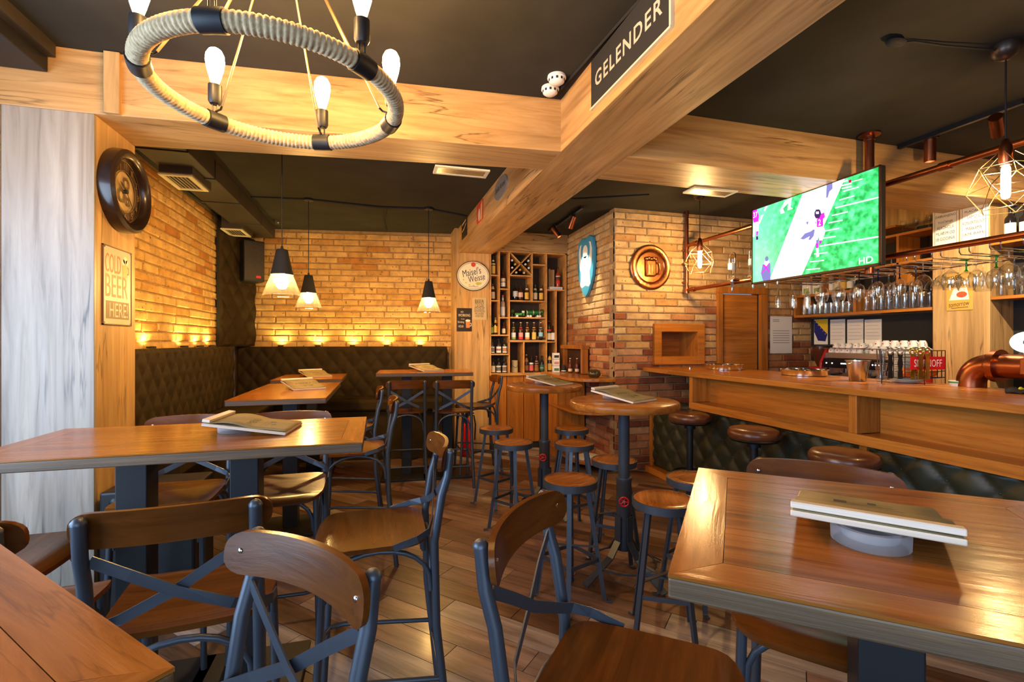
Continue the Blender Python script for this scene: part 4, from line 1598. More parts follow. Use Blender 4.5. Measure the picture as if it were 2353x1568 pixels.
SR = scr('screen_red', (.35, .01, .03), 1.0)
for _n, _m, _p in (
    ('sideline', SW, [(0.465, 0.006), (0.782, 0), (0.457, 1), (0.168, 1)]),
    ('jersey', SM, [(0.567, 0.396), (0.584, 0.355), (0.608, 0.313), (0.636, 0.308), (0.641, 0.367), (0.627, 0.38), (0.629, 0.46), (0.602, 0.469), (0.579, 0.456)]),
    ('helmet', SD, [(0.56, 0.273), (0.573, 0.246), (0.596, 0.253), (0.607, 0.273), (0.613, 0.315), (0.598, 0.359), (0.572, 0.353), (0.56, 0.313)]),
    ('helmet', SW, [(0.572, 0.273), (0.595, 0.28), (0.594, 0.307), (0.574, 0.299)]),
    ('player_figure', SW, [(0.573, 0.458), (0.628, 0.466), (0.644, 0.534), (0.622, 0.63), (0.601, 0.628), (0.594, 0.566), (0.585, 0.617), (0.572, 0.608)]),
    ('player_figure', SB, [(0.574, 0.607), (0.592, 0.61), (0.591, 0.649), (0.574, 0.647)]),
    ('sock', SM, [(0.57, 0.645), (0.591, 0.648), (0.591, 0.708), (0.572, 0.706)]),
    ('sock', SM, [(0.596, 0.624), (0.619, 0.624), (0.613, 0.663), (0.599, 0.665)]),
    ('player_figure', SW, [(0.573, 0.706), (0.592, 0.71), (0.594, 0.785), (0.58, 0.785)]),
    ('shoe', SG, [(0.572, 0.783), (0.598, 0.778), (0.598, 0.811), (0.573, 0.813)]),
    ('player_figure', SB, [(0.445, 0.549), (0.484, 0.496), (0.533, 0.488), (0.554, 0.471), (0.564, 0.485), (0.556, 0.552), (0.529, 0.593), (0.512, 0.582), (0.524, 0.546), (0.475, 0.566)]),
    ('player_figure', SG, [(0.491, 0.315), (0.523, 0.317), (0.538, 0.364), (0.525, 0.44), (0.503, 0.462), (0.492, 0.387)]),
    ('player_figure', SB, [(0.493, 0.366), (0.514, 0.36), (0.508, 0.403)]),
    ('official', SB, [(0.653, 0), (0.697, 0), (0.697, 0.066), (0.675, 0.087), (0.662, 0.151), (0.649, 0.147), (0.652, 0.058)]),
    ('shirt', SB, [(0.101, 0.772), (0.176, 0.767), (0.179, 0.895), (0.18, 1), (0.107, 1), (0.085, 0.889)]),
    ('player_figure', SG, [(0.122, 0.729), (0.165, 0.733), (0.169, 0.776), (0.137, 0.804), (0.113, 0.766)]),
    ('head', SB, [(0.125, 0.691), (0.137, 0.67), (0.153, 0.677), (0.16, 0.707), (0.151, 0.738), (0.13, 0.735)]),
    ('cross', SM, [(0.104, 0.778), (0.12, 0.775), (0.175, 0.885), (0.164, 0.891)]),
    ('cross', SM, [(0.163, 0.769), (0.176, 0.768), (0.099, 0.893), (0.086, 0.886)]),
    ('jersey', SM, [(0.0, 0), (0.044, 0), (0.066, 0.095), (0.057, 0.176), (0.01, 0.169), (0, 0.112)]),
    ('player_figure', SW, [(0.005, 0.169), (0.061, 0.174), (0.06, 0.303), (0.036, 0.302), (0.029, 0.251), (0.017, 0.367), (0.001, 0.361)]),
    ('player_figure', SW, [(0.088, 0.102), (0.111, 0.1), (0.07, 0.212), (0.058, 0.199)]),
    ('sock', SM, [(0.038, 0.3), (0.06, 0.302), (0.049, 0.367), (0.037, 0.357)]),
    ('shoe', SD, [(0.035, 0.368), (0.054, 0.369), (0.057, 0.419), (0.034, 0.415)]),
    ('player_figure', SW, [(0.313, 0.017), (0.351, 0.006), (0.375, 0.004), (0.363, 0.12), (0.384, 0.147), (0.338, 0.148), (0.346, 0.054), (0.295, 0.105), (0.311, 0.166), (0.276, 0.166), (0.27, 0.116)]),
    ('flag', SW, [(0.133, 0.002), (0.152, 0.001), (0.126, 0.06), (0.114, 0.047)]),
    ('score', SR, [(0.81, 0.031), (0.828, 0.033), (0.827, 0.064), (0.809, 0.062)]),
):
    spoly(_n, _p, _m)
for (xa, ya, xb, yb, hh) in (
    (0.829, 0.061, 0.9, 0.067, 0.0043),
    (0.771, 0.136, 0.875, 0.142, 0.0052),
    (0.746, 0.22, 0.847, 0.222, 0.0052),
    (0.716, 0.294, 1, 0.316, 0.0061),
    (0.691, 0.37, 0.804, 0.377, 0.0052),
    (0.667, 0.445, 0.768, 0.455, 0.0052),
    (0.638, 0.527, 0.744, 0.535, 0.0052),
    (0.622, 0.605, 0.72, 0.618, 0.0052),
    (0.602, 0.69, 1.0, 0.723, 0.0061),
    (0.559, 0.769, 0.66, 0.783, 0.0052),
    (0.526, 0.853, 0.635, 0.865, 0.0052),
    (0.498, 0.94, 0.606, 0.952, 0.0052),
    (0.765, 0.028, 0.804, 0.031, 0.007),
    (0.764, 0.067, 0.829, 0.077, 0.007),
    (0.763, 0.099, 0.828, 0.109, 0.007),
):
    sline(xa, ya, xb, yb, hh)
for (tx, w__, h__, fx, fy) in (('HD', .10, .045, .955, .945), ('12', .040, .048, 0.594, 0.41), ('37', .05, .05, 0.029, 0.068)):
    text(tx, w__, h__, SW, scn, (-1 + 2 * fx) * sw_ if tx != 'HD' else sw_ - .09, -.0165, (1 - 2 * fy) * sh_, 'lettering')


# ---- spirit dispensers clamped on the lower pipe
def make_dispenser():
    t = thing('spirit_dispenser', 'x', 'dispenser')
    fr_ = MB()
    for s in (-1, 1):
        fr_.tube([(-.04, s * .045, .0), (-.04, s * .045, .24), (-.035, s * .03, .262), (-.03, 0, .27)], .005, 6)
    fr_.build('wire_frame', M['chrome'], t, True)
    MB().lathe([(0, .215), (.035, .215), (.038, .2), (.038, .09), (.03, .06), (.013, .035), (.013, .01), (0, .01)], 16, (-.04, 0, 0)).build('bottle', M['glass'], t, True)
    MB().lathe([(.0385, .16), (.0385, .10), (.0375, .10), (.0375, .16)], 16, (-.04, 0, 0)).build('label', M['paper_w'], t, True)
    MB().lathe([(.0, .01), (.02, .01), (.024, -.03), (.012, -.05), (.012, -.10), (.005, -.13), (0, -.13)], 14, (-.04, 0, 0)).build('measure', M['chrome'], t, True)
    MB().box(-.06, .0, -.05, .05, -.006, .006).build('clamp', M['chrome'], t)
    return t


dp = make_dispenser()
for i, px in enumerate((1690, 1738, 1766, 1795)):
    q = PX(px, 650, PXX)
    d = dp if i == 0 else copy_tree(dp)
    d.location = (PXX, q.y, 2.10 + .028)
    tag(d, ['spirit dispenser on copper pipe, clear of the television on its left', 'spirit dispenser half hidden by left edge of television', 'spirit dispenser tap showing below television, third from brick wall', 'spirit dispenser tap showing below television, farthest right'][i], 'dispenser', 'spirit dispensers on lower copper pipe')


# ---- hanging glass rack and stemware
rk = thing('glass_rack', 'chrome wire stemware rack hanging below the copper pipe', 'rack', (PXX, 3.0, 2.045))
iv3 = Matrix.Translation((-PXX, -3.0, -2.045))
ORD = ['first', 'second', 'third', 'fourth', 'fifth', 'sixth', 'seventh', 'eighth', 'ninth', 'tenth', 'eleventh', 'twelfth', 'thirteenth', 'fourteenth', 'fifteenth', 'sixteenth', 'seventeenth']
RY = [1.80 + .155 * k for k in range(13)]
for y in RY:
    for s in (-.026, .026):
        MB().tube([(PXX + .02, y + s, 2.085), (PXX + .02, y + s, 2.06), (PXX + .035, y + s, 2.045), (PXX + .62, y + s, 2.045), (PXX + .64, y + s, 2.057)], .0035, 6, False, iv3).build('rail', M['chrome'], rk, True)
MB().tube([(PXX + .62, RY[0] - .05, 2.051), (PXX + .62, RY[-1] + .05, 2.051)], .004, 6, False, iv3).build('cross_rod', M['chrome'], rk, True)


def glass_proto(kind, name):
    """stemware upside down: foot at z=0, rim below; returns list of (part, mesh-builder, material)"""
    foot = [(0, .0), (.034, .0), (.035, -.002), (.02, -.005), (.005, -.012)]
    if kind == 'wine':
        stem, bowl = [(.0038, -.03), (.0038, -.085)], [(.012, -.098), (.03, -.115), (.039, -.145), (.037, -.18), (.031, -.21)]
    elif kind == 'balloon':
        stem, bowl = [(.0045, -.02), (.0045, -.07)], [(.015, -.082), (.042, -.105), (.052, -.14), (.050, -.175), (.040, -.21)]
    elif kind == 'flute':
        stem, bowl = [(.0038, -.03), (.0038, -.08)], [(.009, -.095), (.019, -.12), (.024, -.165), (.024, -.21), (.022, -.235)]
    elif kind == 'coupe':
        stem, bowl = [(.004, -.03), (.004, -.075)], [(.01, -.085), (.035, -.105), (.055, -.14), (.062, -.165)]
    inner = [(r - .0016, z) for r, z in bowl[::-1]]
    inner = inner[:-1] + [(max(.004, inner[-1][0] * .5), inner[-1][1] - .004), (0, inner[-1][1] - .003)]
    return foot + stem, bowl, inner


_gp = {}


def stem_glass(kind, loc, label, group, tint=None):
    key = (kind, tint)
    if key not in _gp:
        fs, bowl, inner = glass_proto(kind, kind)
        if tint:
            a = MB().lathe(fs + [(bowl[0][0] * .9, bowl[0][1]), (0, bowl[0][1] + .002)], 18).mesh('foot_and_stem', True, 60)
            a.materials.append(M[tint])
            b = MB().lathe([(0, bowl[0][1])] + bowl + inner, 20).mesh('bowl', True, 60)
            b.materials.append(M[tint] if tint == 'blue_glass' and kind == 'x' else M['glass'])
            _gp[key] = [('foot_and_stem', a), ('bowl', b)]
        else:
            a = MB().lathe(fs + [(bowl[0][0] * .8, bowl[0][1] + .003)] + bowl + inner, 20).mesh('glass_body', True, 60)
            a.materials.append(M['glass'])
            _gp[key] = [('glass_body', a)]
    ps = _gp[key]
    if len(ps) == 1:
        o = mobj('hanging_' + {'wine': 'wine_glass', 'balloon': 'balloon_glass', 'flute': 'champagne_flute', 'coupe': 'cocktail_glass'}[kind], ps[0][1], None)
        o.location = loc
    else:
        o = thing('hanging_wine_glass', label, 'glass', loc)
        for nm, me in ps: mobj(nm, me, None, o)
    o.rotation_euler = (0, 0, random.uniform(0, 6))
    tag(o, label, 'glass', group)
    return o


for k, y in enumerate(RY):
    for j in range(3):
        x = PXX + .14 + j * .165 + random.uniform(-.015, .015)
        y_ = y + random.uniform(-.003, .003)
        z = 2.045 + .0042
        where = ' on %s rail from right, %s' % (ORD[k], ('nearest the copper pipe', 'second from copper pipe', 'farthest from copper pipe')[j])
        if 5 <= k <= 7 and j < 2:
            stem_glass('wine', (x, y_, z), 'blue-stemmed wine glass hanging' + where, 'blue stemmed glasses in hanging rack', 'blue_glass')
        elif k in (1, 2, 3) and j == 1:
            stem_glass('balloon', (x, y_, z), 'green-stemmed wine glass hanging' + where, 'green stemmed glasses in hanging rack', 'green_glass')
        elif k in (4, 5, 6):
            stem_glass('coupe', (x, y_, z), 'clear cocktail glass hanging' + where, 'clear cocktail glasses in hanging rack')
        elif k > 9:
            stem_glass('flute', (x, y_, z), 'clear champagne flute hanging' + where, 'clear flutes in hanging rack')
        elif k % 2:
            stem_glass('balloon', (x, y_, z), 'clear balloon glass hanging' + where, 'clear balloon glasses in hanging rack')
        else:
            stem_glass('wine', (x, y_, z), 'clear wine glass hanging' + where, 'clear wine glasses in hanging rack')


# ---- things on the bar top
def on_bar(u, v):
    return PZ(u, v, BZ)


for (u, v, lab) in ((1665, 849.5, 'chrome round ashtray dish on bar flap near brick pillar'), (1848, 863, 'chrome round ashtray dish in middle of bar top')):
    p = on_bar(u, v)
    t = thing('chrome_dish', lab, 'dish', p, 0, 'chrome dishes on the bar')
    MB().lathe([(0, 0), (.165, 0), (.178, .006), (.18, .045), (.186, .052), (.178, .055), (.17, .046), (.166, .012), (0, .01)], 40).build('bowl', M['chrome'], t, True)
    for k in range(8):
        a = 2 * PI * k / 8
        MB().sphere((.176 * math.cos(a), .176 * math.sin(a), .054), .012, 8, 5, (1, 1, .4)).build('rest', M['chrome'], t, True)
p = on_bar(1971, 876)
bk = thing('steel_bucket', 'stainless steel ice bucket on the bar top', 'bucket', p)
MB().lathe([(0, 0), (.05, 0), (.054, .004), (.076, .15), (.082, .153), (.082, .158), (.074, .158), (.071, .15), (.05, .008), (0, .006)], 32).build('pail', M['steel'], bk, True)
for s in (-1, 1):
    MB().sphere((s * .078, 0, .135), .012, 8, 5).build('handle_lug', M['chrome'], bk, True)
# cutlery jar
p = Vector((3.62, 2.71, BZ))
cj = thing('cutlery_jar', 'glass jar of upright cutlery beside steel bucket', 'jar', p)
MB().lathe([(0, 0), (.03, 0), (.034, .01), (.024, .05), (.034, .09), (.04, .14), (.037, .14), (.03, .09), (.02, .05), (.028, .014), (0, .01)], 20).build('jar', M['glass'], cj, True)
for k in range(7):
    a = 2 * PI * k / 7
    b = (.03 * math.cos(a), .03 * math.sin(a), .23 + .02 * random.random())
    MB().bar([(.012 * math.cos(a), .012 * math.sin(a), .012), b], .009, .003, None, (-math.sin(a), math.cos(a), 0)).build('cutlery_piece', M['steel'] if k % 2 else M['black'], cj)
# stacked saucers
p = Vector((3.70, 2.585, BZ))
plate_me = MB().lathe([(0, 0), (.05, 0), (.055, .003), (.10, .012), (.105, .014), (.103, .016), (.055, .006), (0, .004)], 32).mesh('saucer', True, 60)
plate_me.materials.append(M['white'])
for k in range(17):
    o = mobj('saucer', plate_me, None)
    o.location = (p.x, p.y, p.z + k * .0125)
    tag(o, 'white saucer, %s from bottom of tall stack behind the wire rack' % ORD[k] if k < 16 else 'topmost white saucer of the tall stack behind the wire rack', 'saucer', 'stacked saucers on the bar')
# wire rack with openers, oranges and a red banner
pa, pb = on_bar(2026, 882), on_bar(2172, 882)
wr = thing('wire_rack', 'curved black wire rack with bottle openers on bar top', 'rack', (0, 0, 0))
nn = 8
arc = []
for k in range(nn + 1):
    f = k / nn
    q = pa.lerp(pb, f)
    bow = .09 * math.sin(PI * f)
    nrm = Vector((-(pb - pa).y, (pb - pa).x, 0)).normalized()
    if nrm.y > 0: nrm = -nrm
    arc.append(q + nrm * bow)
for zz in (.045, .09, .14, .19, .235):
    MB().tube([a + Vector((0, 0, zz)) for a in arc], .0028, 5).build('wire', M['black'], wr, True)
    if zz < .08 or zz > .2: MB().tube([pa + Vector((0, 0, zz)), pb + Vector((0, 0, zz))], .0028, 5).build('wire', M['black'], wr, True)
for k, a in enumerate(arc):
    MB().tube([a + Vector((0, 0, .001 if k % 4 == 0 else .045)), a + Vector((0, 0, .235))], .0028, 5).build('wire', M['black'], wr, True)
pmid = arc[nn // 2]
for k, f in enumerate((.36, .44, .84, .58, .72)):
    q = pa.lerp(pb, f) + nrm * (.07 * math.sin(PI * f))
    o = MB().sphere((q.x - nrm.x * .06, q.y - nrm.y * .06, BZ + .045 + .037), .036, 14, 9, (1, 1, .94)).build('orange', M['orange'] if 'orange' in M else M.setdefault('orange', noisy('orange_peel', (.75, .16, .012), (.85, .24, .02), 60, .45, .2)), None, True)
    tag(o, ['orange at left end of wire rack on bar', 'orange second from left in wire rack on bar', 'orange at right end of wire rack on bar', 'orange behind brass openers in wire rack', 'orange behind red banner in wire rack'][k], 'orange', 'oranges in the wire rack')
d_ = (pb - pa).normalized()
rzr = math.atan2(d_.y, d_.x)
f = .70
q = pa.lerp(pb, .54) + nrm * (.09 * math.sin(PI * .54) + .008)
bn = thing('red_banner', 'red brand banner with white capitals on the wire rack', 'sign', (q.x, q.y, BZ + .15), rzr + R(3))
MB().box(-.125, .125, 0, .004, -.045, .045).build('banner', M['red'], bn)
text('SMIRNOFF', .2, .05, M['white'], bn, 0, -.0012, 0)
gold = mat('brass_opener', (.62, .5, .12), .25, 1)
for k, (f, mt, lab) in enumerate(((.06, M['black'], 'black handled bottle opener hanging left on wire rack'), (.165, M['black'], 'black handled bottle opener hanging second on wire rack'), (.305, gold, 'gold bottle opener hanging left of the three on wire rack'), (.40, gold, 'gold bottle opener hanging in middle of the three on wire rack'), (.495, gold, 'gold bottle opener hanging right of the three on wire rack'))):
    q = pa.lerp(pb, f) + nrm * (.09 * math.sin(PI * f) + .024)
    t = thing('bottle_opener', lab, 'opener', (q.x, q.y, BZ + .055), rzr, 'bottle openers on the wire rack')
    t.scale = (1.5,) * 3
    MB().prism([(-.011, -.01), (.011, -.01), (.011, .015), (.008, .035), (.012, .06), (.008, .085), (.012, .105), (-.012, .105), (-.008, .085), (-.012, .06), (-.008, .035), (-.011, .015)], 0, .003, Matrix.Rotation(R(90), 4, 'X')).build('handle', mt, t)
    rg = [(.013 * math.cos(2 * PI * j / 16), 0, .118 + .016 * math.sin(2 * PI * j / 16)) for j in range(16)]
    MB().tube(rg, .0042, 6, True).build('ring_end', mt if mt is gold else M['steel'], t, True)

# ---- copper beer tap column
bt = thing('beer_tap', 'copper pipe beer tap column with flange and lit white badge', 'beer tap', (3.79, 2.245, BZ))
el = []
for k in range(9):
    a = PI / 2 * k / 8
    el.append((0, -.115 * (1 - math.cos(a)), .03 + .115 * math.sin(a)))
MB().tube([(0, 0, 0.001)] + el + [(0, -.16, .145)], .076, 24).build('elbow', M['copper'], bt, True)
MB().cyl((0, -.125, .145), (0, -.16, .145), .104, 28).build('flange', M['copper'], bt, True)
for k in range(8):
    a = 2 * PI * k / 8
    MB().sphere((.09 * math.cos(a), -.121, .145 + .09 * math.sin(a)), .012, 8, 6).build('flange_bolt', M['copper'], bt, True)
MB().cyl((0, -.16, .145), (0, -1.1, .145), .076, 24).build('cross_pipe', M['copper'], bt, True)
MB().box(-.10, .0, -.5, -.30, .10, .2).build('tap_block', M['copper'], bt, False, .006)
MB().cyl((-.03, -.31, .21), (-.03, -.31, .24), .012, 10).build('badge_stem', M['copper'], bt, True)
bd = MB().lathe([(0, .012), (.062, .012), (.068, .006), (.068, -.012), (0, -.012)], 32, (0, 0, 0), Matrix.Translation((-.04, -.31, .295)) @ Matrix.Rotation(R(-62), 4, 'Z') @ Matrix.Rotation(R(90), 4, 'X') @ Matrix.Diagonal((1.15, .95, 1, 1))).build('lit_badge', mat('lit_badge', (.9, .9, .9), .3, emit=(.9, .95, 1), es=.9), bt, True)
g_ = text('G', .045, .045, mat('badge_ink', (.03, .05, .06), .5), bt, -.04 - .0150 * math.sin(R(62)), -.31 - .0150 * math.cos(R(62)), .295)
g_.rotation_euler = (0, 0, R(-62))
MB().cyl((-.06, -.36, .10), (-.09, -.36, .03), .012, 10).build('spout', M['chrome'], bt, True)
# folded bar cloth and coaster tub
q = on_bar(2165, 876)
tub = thing('plastic_tub', 'white plastic tub with green lid stripe behind the wire rack', 'tub', (3.77, 2.30, BZ))
MB().lathe([(0, 0), (.05, 0), (.056, .035), (0, .035)], 20).build('tub_body', M['white'], tub, True)
MB().lathe([(.0555, .02), (.057, .02), (.0575, .03), (.056, .03)], 20).build('stripe', mat('green_print', (.05, .3, .08), .5), tub, True)
vs, fs = [], []
for i in range(13):
    for j in range(9):
        vs.append((i * .02 - .12, j * .02 - .08, .012 + .009 * math.sin(i * 1.1 + j * .7) + .006 * math.cos(j * 1.9)))
for i in range(12):
    for j in range(8):
        k = i * 9 + j
        fs.append((k, k + 9, k + 10, k + 1))
ck = thing('bar_cloth', 'crumpled black bar cloth with yellow print under beer tap', 'cloth', (3.62, 1.88, BZ), .5)
co = MB().add(vs, fs).build('cloth', M['matte_black'], ck, True, 0, 80)
s_ = co.modifiers.new('solid', 'SOLIDIFY')
s_.thickness = .006
MB().add([(v[0] * .3 + .03, v[1] * .35, v[2] + .008) for v in vs], fs).build('printed_patch', mat('yellow_print', (.7, .6, .03), .6), ck, True)
# small pen on the flap
q = on_bar(1585, 847)
tag(MB().cyl((q.x, q.y, BZ + .006), (q.x + .1, q.y + .09, BZ + .006), .005, 8).build('pen', M['chrome'], None, True), 'chrome pen lying on counter flap by niche', 'pen')
# ================================================================== BACK BAR
WX = 5.41
SX = 5.10
# ---- back counter with coffee machine
bc = thing('back_counter', 'dark worktop with cabinets behind the bar', 'counter', (5.1, 3.7, 0))
iv = Matrix.Translation((-5.1, -3.7, 0))
MB().box(4.72, 5.095, 2.7, 4.9, .97, 1.01, iv).box(5.095, 5.41, 3.34, 4.9, .97, 1.01, iv).build('worktop', M['bar_y'], bc, False, .004)
MB().box(4.78, 5.095, 2.7, 4.9, 0, .968, iv).box(5.095, 5.41, 3.34, 4.9, 0, .968, iv).build('carcass', M['matte_black'], bc)
for k in range(4):
    y0 = 2.72 + k * .545
    d = MB().box(4.762, 4.779, y0, y0 + .535, .09, .88, iv).build('cabinet_door', M['bar_z'], bc)
    MB().cyl((4.75, y0 + .05, .6), (4.75, y0 + .05, .75), .006, 8, None, iv).build('handle', M['steel'], d, True)

cm = thing('coffee_machine', 'red espresso machine with cup rail behind the bar', 'coffee machine', (5.0, 3.82, 1.01), R(-90))
rd = mat('red_machine_paint', (.38, .012, .014), .3, 0, .4)
# local: x along machine (towards camera = +x), -y faces the bar
MB().box(-.48, .48, -.12, .26, .30, .365).build('top_tray', M['steel'], cm, False, .006)
MB().box(-.44, .44, -.10, .25, .06, .30).build('boiler_body', M['steel'], cm, False, .01)
for s in (-1, 1):
    MB().prism([(-.20, 0), (.26, 0), (.26, .40), (-.1, .40), (-.18, .25)], 0, .03, Matrix.Translation((s * .47 - .015, 0, 0)) @ Matrix.Rotation(R(90), 4, 'Z') @ Matrix.Rotation(R(90), 4, 'X')).build('side_panel', rd, cm, False, .006)
MB().box(-.44, .44, -.17, -.10, .20, .30).build('control_panel', mat('gloss_black', (.01, .01, .012), .12), cm, False, .005)
for k in range(12):
    x = (-.40, -.33, -.22, -.20, -.18, -.16, -.14, .12, .15, .18, .30, .33)[k]
    MB().sphere((x, -.172, .25), .007, 8, 5).build('button_light', mat('lit_button', (1, 1, 1), .4, emit=(1, 1, 1), es=2.5) if k == 0 else bpy.data.materials['lit_button'], cm, True)
for x in (-.22, .0, .22):
    gh = MB().lathe([(0, 0), (.032, 0), (.034, .05), (0, .05)], 16, (x, -.15, .15)).build('group_head', M['chrome'], cm, True)
    MB().cyl((x, -.17, .145), (x, -.31, .135), .013, 10).build('portafilter', M['black'], gh, True)
MB().box(-.44, .44, -.20, .25, .0, .05).build('drip_tray', M['steel'], cm, False, .006)
for s in (-1, 1):
    MB().tube([(-.40 * s, -.16, .20), (-.42 * s, -.22, .16), (-.42 * s, -.23, .05)], .006, 8).build('steam_wand', M['chrome'], cm, True)
rl = MB()
rl.tube([(-.47, -.12, .41), (.47, -.12, .41)], .005, 6)
rl.build('cup_rail', M['chrome'], cm, True)

# espresso cups upside down on the machine
def cup_mesh():
    a = MB().lathe([(0, .052), (.018, .052), (.021, .046), (.024, .044), (.032, .02), (.034, 0), (.032, 0), (.028, .02), (.02, .042), (0, .044)], 20)
    hd_ = []
    for k in range(7):
        t = -PI / 2 + PI * k / 6
        hd_.append((.029 + .017 * math.cos(t), 0, .026 + .013 * math.sin(t)))
    return a, MB().tube(hd_, .0035, 6)


ca_, ch_ = cup_mesh()
cup_body = ca_.mesh('cup_body', True, 60)
cup_body.materials.append(M['white'])
cup_hand = ch_.mesh('handle', True)
cup_hand.materials.append(M['white'])
cup_logo = MB().sphere((.0, -.031, .024), .006, 8, 5, (1, .35, 1.2)).mesh('red_mark', True)
cup_logo.materials.append(M['red'])
nrow = 0
for sect, (xa_, xb_, n, rows, zz, sc_c) in enumerate(((-.45, -.06, 6, 3, .366, 1.0), (-.45, -.06, 5, 2, .420, 1.0), (.02, .45, 5, 3, .366, 1.35), (.02, .45, 5, 2, .437, 1.2))):
    for r_ in range(rows):
        for k in range(n):
            x = xa_ + (xb_ - xa_) * (k + .5) / n + random.uniform(-.006, .006)
            y = -.07 + r_ * .105 + (.0 if zz < .4 else .05)
            lab = ['white espresso cup upside down on machine top, lower layer at far end', 'white espresso cup upside down in upper layer on machine', 'large white coffee cup upside down on near end of machine', 'white cup in upper layer at near end of machine'][sect] + ', %s row %s' % (('front', 'middle', 'back')[r_], ORD[k])
            t = thing('coffee_cup', lab, 'cup', (5.0 + y, 3.82 - x, 1.01 + zz), R(-90) + random.uniform(-.9, .5), 'cups on the espresso machine')
            t.scale = (sc_c,) * 3
            mobj('cup_body', cup_body, None, t)
            mobj('handle', cup_hand, None, t)
            mobj('red_mark', cup_logo, None, t)

# grinder
gy = PX(1884, 800, 4.95)
gd = thing('coffee_grinder', 'red coffee grinder with dark bean hopper left of espresso machine', 'grinder', (4.97, gy.y, 1.01))
MB().box(-.09, .09, -.08, .08, 0, .20).build('body', rd, gd, False, .012)
MB().lathe([(.04, .20), (.05, .22), (.095, .34), (.1, .42), (.1, .425), (0, .425)], 24).build('hopper', mat('smoky_hopper', (.12, .035, .015), .15, 0, 0, .3), gd, True)
MB().lathe([(0, .445), (.105, .44), (.105, .425), (0, .425)], 24).build('lid', M['black'], gd, True)
MB().box(-.15, -.09, -.04, .04, .05, .13).build('doser', M['chrome'], gd, False, .006)

# ---- wall shelf over the machine
sh = thing('back_bar_shelf', 'oak wall shelf with glassware above the espresso machine', 'shelf', (5.25, 4.1, 1.8))
iv = Matrix.Translation((-5.25, -4.1, -1.8))
Y0, Y1 = 3.34, 4.92
yd = PX(1966, 700, SX).y
parts_ = [('board', SX, 5.41, Y0, Y1, 1.80, 1.83), ('board', SX, 5.41, yd, Y1, 2.05, 2.08), ('upright', SX, 5.41, Y1 - .03, Y1, 1.83, 2.05), ('upright', SX, 5.41, yd, yd + .03, 1.83, 2.05),
          ('back_panel', 5.395, 5.41, Y0, Y1, 1.83, 2.695), ('board', SX, 5.41, Y0, 4.5, 2.575, 2.6), ('upright', SX, 5.41, 3.64, 3.665, 2.08, 2.575), ('board', SX, 5.41, Y0, 4.5, 2.28, 2.305), ('upright', SX + .05, 5.41, Y0, Y0 + .025, 1.83, 2.575), ('board', SX, 5.41, 3.67, 4.5, 2.675, 2.695), ('upright', SX, 5.41, 4.5, 4.525, 2.08, 2.695)]
for (nm, xa, xb, ya, yb, za, zb) in parts_:
    MB().box(xa, xb, ya, yb, za, zb, iv).build(nm, M['matte_black'] if nm == 'back_panel' else M['bar_y'] if nm == 'board' else M['bar_z'], sh, False, .002)

def tumbler(r, h, t=.0025):
    return MB().lathe([(0, 0), (r * .86, 0), (r * .9, .004), (r, h), (r - t, h), (r * .86, .012), (0, .01)], 16)


tb_me = tumbler(.033, .13).mesh('tumbler', True, 50)
tb_me.materials.append(M['glass'])
tb2_me = tumbler(.036, .165).mesh('beer_glass', True, 50)
tb2_me.materials.append(M['glass'])
def put(me, name, loc, lab, group, cat='glass'):
    o = mobj(name, me, None)
    o.location = loc
    return tag(o, lab, cat, group)


for k in range(9):
    for j in range(2):
        put(tb_me, 'tumbler', (SX + .07 + j * .1, Y1 - .09 - k * (Y1 - yd - .15) / 9, 1.831), 'clear tumbler in left box of back bar shelf, %s row, %s from left' % (('front', 'back')[j], ORD[k]), 'tumblers in left box of back bar shelf')
for k in range(8):
    for j in range(2):
        put(tb2_me, 'beer_glass', (SX + .07 + j * .11, yd - .07 - k * (yd - Y0 - .12) / 8, 1.831), 'tall clear beer glass on right half of back shelf, %s row, %s from left' % (('front', 'back')[j], ORD[k]), 'beer glasses on right half of back bar shelf')
# small glasses on the top board
_wg = MB().lathe([(0, 0), (.028, 0), (.028, .003), (.005, .008), (.004, .06), (.02, .075), (.03, .1), (.026, .135), (.0245, .135), (.028, .1), (.018, .078), (0, .07)], 16).mesh('wine_glass', True, 60)
_wg.materials.append(M['glass'])
for k in range(5):
    put(_wg, 'small_wine_glass', (SX + .06 + (k % 2) * .08, 3.40 + k * .06, 2.601), 'small stemmed glass on upper board near white notices, %s from right' % ORD[k], 'small stemmed glasses on upper board')
# boxes and bottles on the left box
for k, (dy, w_, h_, lab) in enumerate(((.12, .12, .17, 'white carton box on left end of back bar shelf'), (.27, .12, .15, 'second carton box on back bar shelf next to bottles'))):
    t = thing('carton', lab, 'box', (SX + .13, Y1 - dy, 2.08))
    MB().box(-.06, .06, -w_ / 2, w_ / 2, 0, h_).build('box', M['paper_w'], t, False, .002)
    MB().box(-.0615, -.06, -w_ / 2 + .02, w_ / 2 - .02, .02, h_ * .5).build('label', mat('green_carton_print', (.25, .38, .12), .6) if k == 0 else bpy.data.materials['green_carton_print'], t)

# ---- notice board under the shelf
pb0, pb1 = PX(1866, 720, WX), PX(2140, 800, WX)
nbx = thing('notice_board', 'black board with framed papers behind espresso machine', 'notice board', (WX, (pb0.y + 3.34) / 2, 1.55), R(-90))
wN = pb0.y - 3.345
MB().box(-wN / 2, wN / 2, -.018, -.002, -.30, .245).build('board', M['matte_black'], nbx)
def nb_local(u, v):
    q = PX(u, v, WX - .02)
    return ((pb0.y + 3.34) / 2 - q.y, q.z - 1.55)


